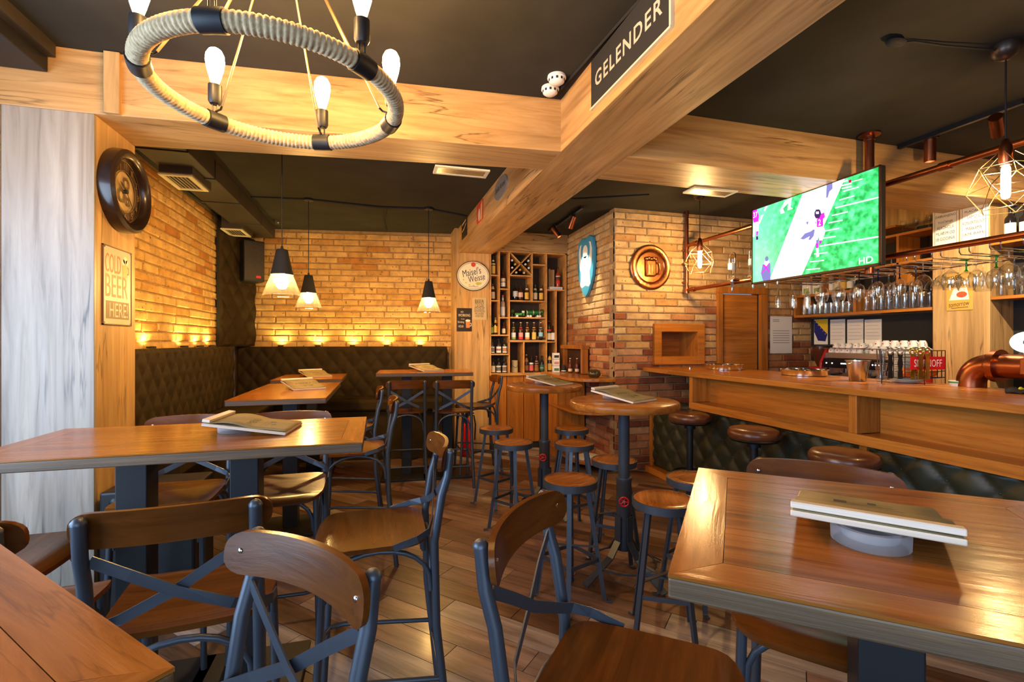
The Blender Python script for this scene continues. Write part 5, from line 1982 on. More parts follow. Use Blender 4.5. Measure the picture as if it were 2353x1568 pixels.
for k, (u0, u1, lab) in enumerate(((1871, 1902, ''), (1908, 1942, ''), (1947, 1984, ''), (1987, 2026, ''))):
    (xa, zt), (xb, zb) = nb_local(u0, 735), nb_local(u1, 792)
    o = MB().box(xa, xb, -.022, -.018, zb, zt).build('framed_paper', M['paper_w'], nbx)
    if k == 0:
        fb = mat('flag_blue', (.01, .015, .16), .6)
        fy = mat('flag_yellow', (.75, .5, .02), .6)
        h_ = zt - zb
        w_ = xb - xa
        y_ = -.0225
        MB().add([(xa + .002, y_, zt - .004), (xb - .002, y_, zt - .004), (xb - .002, y_, zt - h_ * .6)], [(0, 1, 2)]).build('yellow_field', fy, o)
        MB().add([(xa + .002, y_, zt - .004), (xb - .002, y_, zt - h_ * .6), (xb - .03, y_, zb + h_ * .12), (xa + w_ * .3, y_, zb + h_ * .15), (xa + .002, y_, zb + h_ * .5)], [(0, 1, 2, 3, 4)]).build('blue_field', fb, o)
        for s in range(5):
            f = (s + .5) / 5
            cx_, cz_ = xa + .012 + (w_ - .025) * f, zt - .02 - h_ * .58 * f
            st = []
            for q in range(10):
                rr = .008 if q % 2 == 0 else .0035
                st.append((cx_ + rr * math.sin(2 * PI * q / 10), -.0230, cz_ + rr * math.cos(2 * PI * q / 10)))
            MB().add(st, [list(range(10))]).build('star', M['white'], o)
    else:
        for s in range(6):
            zz = zt - .03 - s * (zt - zb - .05) / 6
            MB().add([(xa + .015, -.0225, zz), (xb - .015 - .02 * (s % 2), -.0225, zz), (xb - .015 - .02 * (s % 2), -.0225, zz - .003), (xa + .015, -.0225, zz - .003)], [(0, 1, 2, 3)]).build('printed_line', mat('faint_ink', (.25, .2, .17), .7) if 'faint_ink' not in bpy.data.materials else bpy.data.materials['faint_ink'], o)

# ---- right hand shelf beyond the oak panel
rs = thing('side_shelf', 'dark shelf unit with bottles at right edge behind the bar', 'shelf', (5.25, 2.5, 0))
iv = Matrix.Translation((-5.25, -2.5, 0))
MB().box(5.39, 5.41, 2.0, 2.88, .5, 2.695, iv).build('back_panel', M['matte_black'], rs)
for z in (1.25, 1.86, 2.33):
    MB().box(SX, 5.39, 2.0, 2.88, z, z + .028, iv).build('board', M['bar_y'], rs, False, .002)
MB().box(SX, 5.39, 1.975, 2.0, .5, 2.695, iv).build('upright', M['bar_z'], rs)
for k in range(6):
    put(tb2_me, 'beer_glass', (SX + .06 + (k % 2) * .1, 2.84 - k * .085, 1.889), 'clear beer glass on middle board of right side shelf, %s from left' % ORD[k], 'beer glasses on right side shelf')
    put(tb_me, 'tumbler', (SX + .06 + (k % 2) * .1, 2.83 - k * .09, 1.279), 'clear tumbler on lower board of right side shelf, %s from left' % ORD[k], 'tumblers on right side shelf')


# ================================================================== BOTTLES AND SHELF
_mats = {}
def cmat(c, rough=.4, metal=0.0, trans=0.0):
    k = (tuple(round(x, 3) for x in c), rough, metal, trans)
    if k not in _mats: _mats[k] = mat('paint_%d' % len(_mats), c, rough, metal, 0, trans)
    return _mats[k]


BROWN, GREEN, CLEAR, BLACKG = (.055, .018, .006), (.01, .05, .015), (.42, .32, .22), (.012, .01, .01)
def bottle(label, loc, h, r, kind, glass, labels, cap, group, lay=None, cat='bottle'):
    t = thing('bottle', label, cat, loc, random.uniform(-.15, .15), group)
    if kind == 'beer':
        pr = [(0, 0), (r * .9, 0), (r, .03 * h), (r, .56 * h), (r * .93, .62 * h), (r * .48, .74 * h), (r * .38, .9 * h), (r * .42, .92 * h), (r * .4, .965 * h), (0, .965 * h)]
    elif kind == 'wine':
        pr = [(0, 0), (r * .92, 0), (r, .02 * h), (r, .60 * h), (r * .9, .66 * h), (r * .42, .74 * h), (r * .36, .93 * h), (r * .42, .935 * h), (r * .4, .97 * h), (0, .97 * h)]
    else:  # flask
        pr = [(0, 0), (r * .94, 0), (r, .02 * h), (r, .62 * h), (r * .8, .70 * h), (r * .36, .76 * h), (r * .34, .93 * h), (0, .95 * h)]
    MB().lathe(pr, 16).build('glass_body', cmat(glass, .08), t, True, 0, 60)
    for (z0, z1, c) in labels:
        zz0, zz1 = z0 * h, z1 * h
        def rad(z):
            for (a, b) in zip(pr[:-1], pr[1:]):
                if a[1] <= z <= b[1] and b[1] > a[1]: return a[0] + (b[0] - a[0]) * (z - a[1]) / (b[1] - a[1])
            return r
        r0, r1 = rad(zz0) + .0008, rad(zz1) + .0008
        MB().lathe([(r0 - .0006, zz0), (r0, zz0), (r1, zz1), (r1 - .0006, zz1)], 16).build('label', cmat(c, .6), t, True)
    cr = pr[-2][0] + .001
    MB().lathe([(cr, .955 * h), (cr * 1.12, .962 * h), (cr * 1.05, h), (0, h)], 14).build('cap', cmat(cap, .4, .4), t, True)
    return t


# ---- bottle shelf cabinet built into the back wall
FY = SHY + .005
def S(cx, cy): return PY(1110 + cx / 5.225, 570 + cy / 5.225, FY)


bs = thing('bottle_shelf', 'built-in oak bottle shelf of uneven pigeonholes with cabinet doors below', 'shelf', (2.04, SHY, 0))
iv = Matrix.Translation((-2.04, -SHY, 0))
XL, XR, ZTp, ZBt = 1.467, 2.60, 2.762, 1.055
DEP = .30
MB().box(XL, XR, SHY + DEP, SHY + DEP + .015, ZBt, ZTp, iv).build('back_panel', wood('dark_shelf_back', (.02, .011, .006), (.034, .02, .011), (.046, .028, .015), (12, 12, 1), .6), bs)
hw = .0095
shm = mat('x', (.4, .2, .06)); bpy.data.materials.remove(shm)
SHW = wood('shelf_oak', (.42, .19, .045), (.58, .28, .075), (.66, .35, .11), (9, 9, 9), .45, .1, 1.5, 0, .03)
def vdiv(cx, cy0, cy1):
    a, b = S(cx, cy0), S(cx, cy1)
    MB().box(a.x - hw, a.x + hw, SHY - .004, SHY + DEP, b.z, a.z, iv).build('divider', SHW, bs, False, .0015)
def hdiv(cy, cx0, cx1, hh=hw):
    a, b = S(cx0, cy), S(cx1, cy)
    MB().box(a.x, b.x, SHY - .002, SHY + DEP, (a.z + b.z) / 2 - hh, (a.z + b.z) / 2 + hh, iv).build('board', SHW, bs, False, .0015)
for x_ in (XL, XR - .022): MB().box(x_, x_ + .022, SHY - .006, SHY + DEP, ZBt, ZTp, iv).build('side', SHW, bs, False, .002)
MB().box(XL, XR, SHY - .006, SHY + DEP, ZTp - .022, ZTp, iv).build('top', SHW, bs, False, .002)
MB().box(XL, XR, SHY - .02, SHY + DEP, ZBt - .03, ZBt + .004, iv).build('bottom', SHW, bs, False, .002)
for a in ((194, 45, 1045), (313, 45, 1500), (588, 45, 637), (488, 1125, 1500), (759, 45, 1500), (876, 508, 1500)): vdiv(*a)
for a in ((330, 80, 190), (635, 80, 190), (1050, 80, 310), (1280, 80, 310), (495, 198, 310), (840, 198, 310), (335, 317, 585), (640, 317, 755), (840, 317, 755), (205, 592, 755), (508, 763, 985), (1130, 763, 872)): hdiv(*a)
hdiv(1120, 317, 755, .014)
for (c0, c1) in (((325, 55), (580, 325)), ((325, 322), (580, 58))):
    a, b = S(*c0), S(*c1)
    MB().bar([iv @ Vector((a.x, SHY + .10, a.z)), iv @ Vector((b.x, SHY + .10, b.z))], .016, .2, None, (b.z - a.z, 0, -(b.x - a.x))).build('cross_slat', SHW, bs)
# lower cabinet doors
MB().box(XL, XR, SHY + .02, SHY + DEP, 0, ZBt - .03, iv).build('cabinet_body', M['matte_black'], bs)
for k in range(3):
    w_ = (2.2 - XL) / 3
    MB().box(XL + k * w_ + .004, XL + (k + 1) * w_ - .004, SHY, SHY + .02, .09, ZBt - .034, iv).build('cabinet_door', M['bar_z'], bs, False, .003)
MB().box(XL, XR, SHY + .01, SHY + .02, 0, .085, iv).build('plinth', M['matte_black'], bs)

BGRP = 'bottles on the built-in shelf'
W, K_, RD, GD, CR, OR, LB, GRN, BRN = (.8, .78, .72), (.03, .03, .03), (.6, .03, .03), (.7, .45, .08), (.72, .6, .36), (.75, .28, .06), (.25, .5, .62), (.25, .38, .06), (.25, .09, .03)
blist = [
    (122, 318, 90, 'beer', GREEN, [(.08, .5, GD), (.55, .62, CR), (.72, .8, W)], K_, 'green swing-top beer bottle in top left pigeonhole'),
    (117, 622, 420, 'beer', BROWN, [(.1, .5, CR), (.66, .84, CR)], K_, 'beer bottle with large cream label in second left pigeonhole'),
    (96, 1035, 838, 'beer', GREEN, [(.1, .45, GRN)], K_, 'small green bottle in third left pigeonhole'),
    (150, 1035, 832, 'beer', BROWN, [(.12, .5, GD), (.7, .9, GD)], GD, 'gold labelled bottle beside small green bottle in third left pigeonhole'),
    (241, 482, 258, 'wine', BROWN, [(.12, .34, W), (.38, .56, CR)], K_, 'tall bottle with cream label in upper second column of shelf'),
    (237, 818, 550, 'wine', CLEAR, [(.08, .46, W), (.76, .88, W)], RD, 'tall clear liquor bottle with white label and red cap'),
    (247, 1035, 885, 'beer', BROWN, [(.12, .48, CR)], K_, 'short bottle with mottled label in second column of shelf'),
    (108, 1262, 1088, 'wine', BLACKG, [(.06, .48, W), (.12, .42, K_)], K_, 'black bottle with black and white label, left of upper trio'),
    (188, 1262, 1085, 'wine', BLACKG, [(.06, .48, W), (.2, .34, RD)], K_, 'black bottle with red figure label, middle of upper trio'),
    (262, 1262, 1085, 'wine', BLACKG, [(.06, .48, W), (.14, .4, OR)], K_, 'black bottle with pink label, right of upper trio'),
    (117, 1492, 1318, 'wine', BLACKG, [(.06, .5, CR)], K_, 'black bottle with plain cream label, left of lower trio'),
    (186, 1492, 1318, 'wine', BLACKG, [(.06, .5, W), (.14, .42, K_)], K_, 'black bottle with white framed black label, middle of lower trio'),
    (258, 1492, 1318, 'wine', BLACKG, [(.06, .5, W), (.12, .44, BRN)], K_, 'black bottle with white framed brown label, right of lower trio'),
    (388, 625, 432, 'flask', BLACKG, [(.24, .58, (.55, .55, .55))], K_, 'dark bottle with grey label on shelf under wine cross'),
    (450, 625, 450, 'flask', BROWN, [(.24, .56, (.75, .5, .4))], K_, 'shorter dark bottle with pink label on shelf under wine cross'),
    (525, 628, 432, 'beer', BROWN, [(.1, .5, GD), (.66, .78, CR)], K_, 'beer bottle with oval gold label under wine cross'),
    (626, 628, 432, 'beer', GREEN, [(.1, .5, CR), (.66, .78, CR)], K_, 'green beer bottle with round cream label right of wine cross'),
    (697, 628, 432, 'beer', BROWN, [(.1, .5, GD), (.66, .78, CR)], K_, 'beer bottle with gold label, rightmost below small pigeonhole'),
    (365, 1104, 890, 'beer', BROWN, [(.04, .16, GRN), (.16, .42, W), (.58, .72, GRN)], W, 'beer bottle with green and white label, first of five in row'),
    (453, 1104, 890, 'beer', BROWN, [(.04, .18, RD), (.18, .42, (.7, .3, .3)), (.58, .72, RD)], W, 'beer bottle with red label, second of five in row'),
    (531, 1104, 890, 'beer', BROWN, [(.04, .16, OR), (.16, .42, W), (.58, .72, OR)], W, 'beer bottle with orange label, third of five in row'),
    (612, 1104, 890, 'beer', BROWN, [(.04, .44, GD), (.58, .72, GD)], W, 'beer bottle with gold label, fourth of five in row'),
    (692, 1104, 890, 'beer', BROWN, [(.04, .44, LB), (.58, .72, LB)], W, 'beer bottle with light blue label, last of five in row'),
    (520, 1482, 1268, 'beer', BROWN, [(.12, .4, BRN), (.6, .8, BRN)], GD, 'brown beer bottle at left of bottom centre pigeonhole'),
    (578, 1484, 1288, 'beer', BLACKG, [(.1, .46, (.7, .12, .12)), (.5, .6, W)], K_, 'beer bottle with red and white label in bottom centre pigeonhole'),
    (641, 1482, 1288, 'beer', BROWN, [(.08, .46, BRN), (.14, .3, GD), (.55, .7, CR)], RD, 'beer bottle with brown and gold label in bottom centre pigeonhole'),
    (706, 1482, 1282, 'beer', BLACKG, [(.1, .46, (.02, .12, .06)), (.22, .3, W)], K_, 'black beer bottle with dark green label at right of bottom pigeonhole'),
    (792, 1114, 870, 'wine', BLACKG, [(.08, .4, CR), (.5, .58, RD)], RD, 'dark liquor bottle with red cap in right narrow pigeonhole'),
    (839, 1118, 932, 'flask', BROWN, [(.1, .55, W)], K_, 'short liquor bottle with white label in right narrow pigeonhole'),
    (799, 1484, 1248, 'beer', BROWN, [(.1, .44, GD), (.62, .8, GD)], K_, 'gold labelled beer bottle in bottom right pigeonhole')]
for i, (cx, cb, ct, kind, gl, labs, cap, lab) in enumerate(blist):
    a, b = S(cx, cb), S(cx, ct)
    # standing a little behind the shelf front, at the same sight line
    yy = SHY + .075
    f = yy / FY
    x = a.x * f
    h = (b.z - a.z) * f
    # snap to the board below
    zb = a.z
    r = {'beer': .031, 'wine': .034, 'flask': .036}[kind]
    if h < .2: r *= .85
    zs = []
    for o in bs.children:
        if o.name.split('.')[0] in ('board', 'bottom'):
            xs = [v.co.x + 2.04 for v in o.data.vertices]
            zt = max(v.co.z for v in o.data.vertices)
            if min(xs) - .01 <= x <= max(xs) + .01: zs.append(zt)
    zb = min(zs, key=lambda q: abs(q - zb))
    bottle(lab, (x, yy, zb + .0005), h, r, kind, gl, labs, cap, BGRP)
# wine bottles lying in the cross
for i, (cx, cy) in enumerate(((352, 148), (390, 195), (354, 235), (550, 152), (512, 195), (553, 240), (449, 262), (404, 293), (497, 297))):
    a = S(cx, cy)
    t = thing('lying_wine_bottle', ['wine bottle lying in left wedge of wine cross, uppermost', 'wine bottle lying in left wedge of wine cross, nearest the crossing', 'wine bottle lying in left wedge of wine cross, lowest', 'wine bottle lying in right wedge of wine cross, uppermost', 'wine bottle lying in right wedge of wine cross, nearest the crossing', 'wine bottle lying in right wedge of wine cross, lowest', 'wine bottle with red cap lying at top of lower wedge of wine cross', 'wine bottle lying in lower wedge of wine cross, left', 'wine bottle lying in lower wedge of wine cross, right'][i], 'bottle', (a.x, SHY + .02, a.z), 0, 'wine bottles lying in the cross')
    MB().lathe([(0, 0), (.0135, 0), (.0135, .07), (.016, .09), (.026, .14), (.026, .26), (0, .26)], 14, (0, 0, 0), Matrix.Rotation(R(-90), 4, 'X')).build('glass_body', cmat(BLACKG, .1), t, True, 0, 60)
    MB().lathe([(0, -.002), (.0145, -.002), (.0145, .03), (.0135, .03)], 14, (0, 0, 0), Matrix.Rotation(R(-90), 4, 'X')).build('capsule', cmat((W, GD, W, W, W, W, OR, CR, CR)[i], .4, .3), t, True)

def shelf_at(cx, cy, name, lab, cat, dy=.09):
    a = S(cx, cy)
    f = (SHY + dy) / FY
    return thing(name, lab, cat, (a.x * f, SHY + dy, a.z))


# green tanker lorry model
tk = shelf_at(530, 829, 'model_tanker', 'green model beer tanker lorry on middle board of bottle shelf', 'model lorry')
tk.location.z = max(v.co.z for o in bs.children if o.name.startswith('board') for v in o.data.vertices if abs(v.co.z - S(530, 838).z) < .02) + .0005
dg_ = mat('tanker_green', (.015, .16, .04), .2, .2)
MB().cyl((-.02, 0, .068), (.19, 0, .068), .036, 20).build('tank', dg_, tk, True)
for x in (-.012, .085, .18): MB().cyl((x - .006, 0, .068), (x + .006, 0, .068), .039, 20).build('tank_band', cmat((.6, .62, .55), .3, .6), tk, True)
MB().box(-.19, -.06, -.03, .03, .022, .062).build('bonnet', dg_, tk, False, .008)
MB().box(-.09, -.045, -.03, .03, .022, .098).build('cab', dg_, tk, False, .006)
MB().box(-.088, -.05, -.0305, .0305, .066, .09).build('cab_window', cmat(W), tk)
MB().box(-.19, .2, -.02, .02, .018, .026).build('chassis', M['black'], tk)
for x in (-.16, .0, .04, .145, .18):
    for s in (-1, 1): MB().cyl((x, s * .026, .017), (x, s * .038, .017), .017, 14).build('wheel', M['white'], tk, True)
for k, (cx, lab) in enumerate(((350, 'small green topiary ball left of model lorry'), (708, 'small green topiary ball right of model lorry'))):
    t = shelf_at(cx, 829, 'glass_ball', lab.replace('topiary', 'glass'), 'ornament')
    t.location.z = tk.location.z
    MB().lathe([(0, 0), (.024, 0), (.02, .012), (.008, .02), (.008, .055), (0, .06)], 14).build('stand', cmat((.1, .1, .03)), t, True)
    MB().sphere((0, 0, .085), .036, 14, 10).build('ball', cmat((.06, .10, .02), .15), t, True)
# boxed whisky
wb = shelf_at(868, 497, 'whisky_display', 'whisky display box with white name plinth in upper right pigeonhole', 'display')
wb.location.z = max(v.co.z for o in bs.children if o.name.startswith('board') for v in o.data.vertices if abs(v.co.z - S(868, 508).z) < .02) + .0005
MB().box(-.105, .09, -.055, .03, 0, .042).build('plinth', M['white'], wb, False, .002)
text('JOHNNIE WALKER', .15, .013, M['ink'], wb, .0, -.0556, .02)
MB().box(-.105, .0, .035, .12, 0, .30).build('wooden_box', M['oak_z'], wb, False, .003)
MB().box(-.105, -.1, -.05, .035, .043, .30).build('box_lid', M['oak_z'], wb)
ww = bottle('square red label whisky bottle standing on white plinth', (wb.location.x + .035, SHY + .075, wb.location.z + .0425), .285, .034, 'flask', (.32, .045, .012), [(.16, .32, (.55, .03, .02)), (.38, .50, (.08, .03, .02)), (.52, .56, W)], K_, BGRP)
# ceramic jug
jg = shelf_at(380, 1485, 'ceramic_jug', 'cream ceramic jug with wire bail in bottom pigeonhole', 'jug', .12)
jg.location.z = ZBt + .0045
MB().lathe([(0, 0), (.042, 0), (.045, .01), (.042, .15), (.046, .165), (.04, .17), (.036, .15), (.038, .02), (0, .015)], 24).build('body', cmat((.55, .46, .24), .35), jg, True)
MB().tube([(-.045, 0, .12), (-.03, -.035, .085), (0, -.048, .07), (.03, -.035, .085), (.045, 0, .12)], .003, 6).build('bail', M['black'], jg, True)
# little cask
lc = shelf_at(692, 1112, 'small_cask', 'small black and gold cask lying before the blue labelled bottle', 'cask', .02)
lc.location.z += .0145
MB().lathe([(0, -.055), (.018, -.055), (.022, 0), (.018, .055), (0, .055)], 16, (0, 0, .022), Matrix.Translation((0, 0, .022)) @ Matrix.Rotation(R(90), 4, 'Y') @ Matrix.Translation((0, 0, -.022))).build('barrel', M['black'], lc, True)
for s in (-.045, .045): MB().cyl((s - .004, 0, .022), (s + .004, 0, .022), .0225, 16).build('hoop', cmat((.6, .4, .1), .3, .8), lc, True)

# ---- ledge cabinet between shelf and pillar
lg = thing('ledge_cabinet', 'curved oak ledge cabinet with open shelf against the brick pillar', 'cabinet', (2.35, 5.6, 0))
iv = Matrix.Translation((-2.35, -5.6, 0))
def ledge_poly(s):
    pts = [(2.59, 6.40), (2.205, 6.40), (2.17, 5.7)]
    for k in range(7):
        a = PI + PI / 2 * k / 6
        pts.append((2.47 + .30 * s * math.cos(a), 5.25 + .30 * s * math.sin(a)))
    pts.append((2.59, 5.25 - .30 * s))
    return pts
MB().prism(ledge_poly(1.12), 1.04, 1.075, iv).build('ledge_top', M['bar_y'], lg, False, .004)
MB().prism(ledge_poly(1.0), .66, .685, iv).build('middle_shelf', M['bar_y'], lg, False, .003)
MB().prism(ledge_poly(1.0), .09, .12, iv).build('lower_shelf', M['bar_y'], lg, False, .003)
MB().box(2.205, 2.225, 5.75, 6.40, .0, 1.04, iv).build('side_panel', M['bar_z'], lg)
MB().box(2.225, 2.58, 5.75, 5.77, .0, 1.04, iv).build('divider_panel', M['bar_z'], lg)
# things on the ledge
def on_ledge(u, v): return PZ(u, v, 1.075)
q = Vector((2.36, 6.22, 1.0755))
cb = thing('card_holder', 'stand of white sugar packet boxes on ledge beside the bottle shelf', 'holder', q)
for k in range(3):
    MB().box(-.045, .045, -.03, .03, k * .09, k * .09 + .085).build('card_box', M['paper_w'], cb, False, .002)
    MB().box(-.035, .035, -.0312, -.03, k * .09 + .02, k * .09 + .055).build('print_patch', cmat(((.05, .2, .1), (.6, .25, .18), (.03, .03, .03))[k], .6), cb)
q = Vector((2.47, 6.2, 1.0755))
bp = thing('black_pot', 'small black pot with white base line on ledge', 'pot', q)
MB().lathe([(0, 0), (.03, 0), (.034, .01), (.028, .09), (.02, .1), (0, .1)], 16).build('pot', M['matte_black'], bp, True)
MB().lathe([(.0335, .012), (.035, .012), (.0345, .024), (.033, .024)], 16).build('band', M['white'], bp, True)
for k, dx in enumerate((0, .075)):
    bottle(['sauce bottle with white cap on ledge, left of pair', 'sauce bottle with white cap on ledge, right of pair'][k], (2.475 + dx * .9, 5.98 - dx, 1.0755), .2, .028, 'beer', (.14, .03, .015), [(.12, .3, CR)], W, 'sauce bottles on the ledge')
gp = thing('glass_teapot', 'squat glass teapot with dark contents on end of ledge', 'teapot', (2.44, 5.16, 1.0755))
MB().lathe([(0, 0), (.05, 0), (.075, .03), (.078, .05), (.06, .085), (.04, .095), (0, .098)], 20).build('pot', mat('dark_tea_glass', (.05, .035, .012), .06, 0, .5, .2), gp, True)
MB().tube([(.07, 0, .07), (.105, 0, .075), (.11, 0, .05), (.075, 0, .03)], .006, 8).build('handle', M['glass'], gp, True)
MB().tube([(-.07, 0, .04), (-.10, 0, .07), (-.115, 0, .09)], [.012, .009, .007], 8).build('spout', M['glass'], gp, True)
for k, (x, y, lab) in enumerate(((2.30, 5.28, 'clear glass on open shelf of ledge cabinet'), (2.42, 5.22, 'dark can on open shelf of ledge cabinet, left'), (2.52, 5.24, 'dark can on open shelf of ledge cabinet, right'))):
    if k == 0: put(tb_me, 'tumbler', (x, y, .6855), lab, 'things on the open shelf of ledge cabinet')
    else: tag(MB().lathe([(0, 0), (.036, 0), (.038, .006), (.038, .11), (.034, .118), (0, .118)], 18, (x, y, .6855)).build('tin_can', cmat((.09, .04, .02), .35, .6), None, True), lab, 'can', 'things on the open shelf of ledge cabinet')
mgz = thing('newspaper_pile', 'white newspapers on bottom shelf of ledge cabinet', 'newspapers', (2.38, 5.25, .1205), .3)
for k in range(4): MB().box(-.14, .14, -.1, .1, k * .006, k * .006 + .005, Matrix.Rotation(.06 * k, 4, 'Z')).build('newspaper', M['paper_w'], mgz)

# ---- spirit bottles behind the bar
for k, (dy, h, gl, lb, lab) in enumerate(((.42, .27, CLEAR, W, 'clear spirit bottle on top of left shelf box, first from cartons'), (.50, .25, BROWN, CR, 'brown spirit bottle on top of left shelf box, second from cartons'), (.58, .27, (.3, .12, .03), GD, 'amber spirit bottle on top of left shelf box, third from cartons'), (.66, .26, GREEN, W, 'green spirit bottle on top of left shelf box, last from cartons'))):
    bottle(lab, (SX + .12, Y1 - dy, 2.081), h, .033, 'wine', gl, [(.12, .45, lb)], K_, 'spirit bottles behind the bar')
for k, (y, h, gl, lb, lab) in enumerate(((2.80, .30, BLACKG, W, 'dark wine bottle with white label on top board of right side shelf, first'), (2.70, .28, BLACKG, W, 'dark wine bottle with white label on top board of right side shelf, second'), (2.58, .31, BROWN, CR, 'brown bottle with cream label on top board of right side shelf'), (2.46, .29, BLACKG, W, 'dark wine bottle with white label on top board of right side shelf, last'))):
    bottle(lab, (SX + .1, y, 2.359), h, .037, 'wine', gl, [(.1, .5, lb)], K_, 'wine bottles on right side shelf')
# ================================================================== SIGNS AND WALL THINGS
def wall_thing(name, label, cat, c, n, group=None):
    """local -Y points out of the wall along n"""
    rz = math.atan2(n[0], -n[1])
    return thing(name, label, cat, c, rz, group)


def ellipse_mb(rx, rz_, y0, y1, n=48):
    m = MB()
    m.prism([(rx * math.cos(2 * PI * k / n), rz_ * math.sin(2 * PI * k / n)) for k in range(n)], 0, abs(y1 - y0), Matrix.Translation((0, max(y0, y1), 0)) @ Matrix.Rotation(R(90), 4, 'X'))
    return m


def flat(name, pts, mt, parent, y):
    return MB().add([(a, y, b) for a, b in pts], [list(range(len(pts)))]).build(name, mt, parent)


def disc(name, cx, cz, rx, rz_, mt, parent, y, n=24):
    return flat(name, [(cx + rx * math.cos(2 * PI * k / n), cz + rz_ * math.sin(2 * PI * k / n)) for k in range(n)], mt, parent, y)


# ---- name board on the beam
bd_ = Vector((1.20 - 1.035, -1.7 - 6.42, 0)).normalized()      # beam face direction towards camera
bn_ = Vector((bd_.y, -bd_.x, 0))
if bn_.x > 0: bn_ = -bn_
def on_beam(u, v):
    d = ray(u, v)
    p0 = Vector((1.035, 6.42, 0))
    t = (p0.x * bn_.x + p0.y * bn_.y) / (d.x * bn_.x + d.y * bn_.y)
    return Vector((d.x * t, d.y * t, HC + d.z * t))


g0, g1 = on_beam(1363, 250), on_beam(1545, 82)
gz = on_beam(1363, 143).z
gw = (Vector((g1.x, g1.y, 0)) - Vector((g0.x, g0.y, 0))).length
gc = (g0 + g1) / 2
gs = wall_thing('name_board', 'long black name board with cream capitals on timber beam', 'sign', (gc.x, gc.y, (g0.z + gz) / 2), bn_)
gh = gz - g0.z
MB().box(-gw / 2, gw / 2, -.012, 0, -gh / 2, gh / 2).build('board', M['matte_black'], gs)
frm = MB()
frm.box(-gw / 2 - .008, gw / 2 + .008, -.016, 0, -gh / 2 - .010, -gh / 2).box(gw / 2, gw / 2 + .012, -.016, 0, -gh / 2, gh / 2)
frm.build('pale_edge', M['cream'], gs)
cream_i = mat('cream_lettering', (.5, .44, .34), .5)
text('GELENDER', gw * .86, gh * .32, cream_i, gs, 0, -.0130, 0, 'lettering', 1.2, 0, 0, .018)

# ---- plates farther along the beam
c = on_beam(1152, 432)
o1 = wall_thing('oval_plate', 'grey oval enamel plate with script on beam face', 'sign', c, bn_)
ew = (on_beam(1168, 420) - on_beam(1136, 445)).xy.length / 2
MB().add([], [])
ellipse_mb(.215, .10, -.012, 0).build('plate', mat('pewter', (.45, .43, .4), .3, .6), o1, True)
text('Stella Artois', .33, .05, M['ink'], o1, 0, -.0132, .01)
c = on_beam(1104, 487)
o2 = wall_thing('red_poster_plate', 'red and cream advertising plate on beam face', 'sign', c, bn_)
MB().box(-.14, .14, -.01, 0, -.105, .105).build('plate', cmat((.6, .07, .03), .4), o2)
disc('cream_shape', -.02, -.03, .045, .07, cmat((.75, .6, .4)), o2, -.0106)
flat('cream_shape', [(.03, -.1), (.11, -.1), (.13, .09), (.06, .06)], cmat((.72, .42, .2)), o2, -.0105)
c = on_beam(1068, 525)
o3 = wall_thing('dark_poster_plate', 'dark brown advertising plate on beam face by oak pillar', 'sign', c, bn_)
MB().box(-.16, .16, -.01, 0, -.115, .115).build('plate', cmat((.03, .018, .01), .4), o3)
flat('cream_shape', [(-.12, .05), (.12, .07), (.12, .09), (-.12, .075)], cmat((.6, .48, .3)), o3, -.0105)
flat('cream_shape', [(-.14, -.03), (.0, -.02), (.14, .03), (.14, .045), (.0, .0), (-.14, -.015)], cmat((.6, .48, .3)), o3, -.0105)

# ---- signs on the oak pillar beside the shelf
NY = (0, -1)
def PPl(u, v): return PY(u, v, SHY)
c = PPl(1087, 635)
ms = wall_thing('oval_beer_sign', 'cream oval beer sign with chrome rim on oak pillar', 'sign', c, NY)
rx, rz_ = .232, .205
ellipse_mb(rx, rz_, -.02, 0).build('rim', M['chrome'], ms, True)
ellipse_mb(rx - .014, rz_ - .014, -.024, -.02).build('face', cmat((.78, .74, .6), .3), ms, True)
navy = mat('navy_ink', (.01, .012, .05), .5)
for (r1, r2) in ((.208, .203),):
    rg = MB()
    n = 48
    vs = [(r * math.cos(2 * PI * k / n), -.0247, r * (rz_ - .03) / (rx - .03) * math.sin(2 * PI * k / n)) for r in (r1, r2) for k in range(n)]
    rg.add(vs, [(k, (k + 1) % n, n + (k + 1) % n, n + k) for k in range(n)])
    rg.build('border_line', navy, ms)
text("Maisel's", .26, .095, navy, ms, -.025, -.025, .055, 'lettering', 1.0, R(-14), .15)
text('Weisse', .23, .085, navy, ms, .045, -.025, -.025, 'lettering', 1.0, R(-14), .15)
disc('red_seal', .0, .155, .032, .032, cmat((.6, .06, .03)), ms, -.025)
disc('hop_mark', .07, -.10, .04, .018, cmat((.5, .5, .05)), ms, -.025)
text('AUS BAYREUTH', .13, .016, navy, ms, 0, -.025, -.145)
for k in range(7):
    a = R(205 + 22 * k)
    disc('ornament', .15 * math.cos(a), .13 * math.sin(a) + .0, .012, .006, cmat((.45, .35, .15)), ms, -.0249, 10)

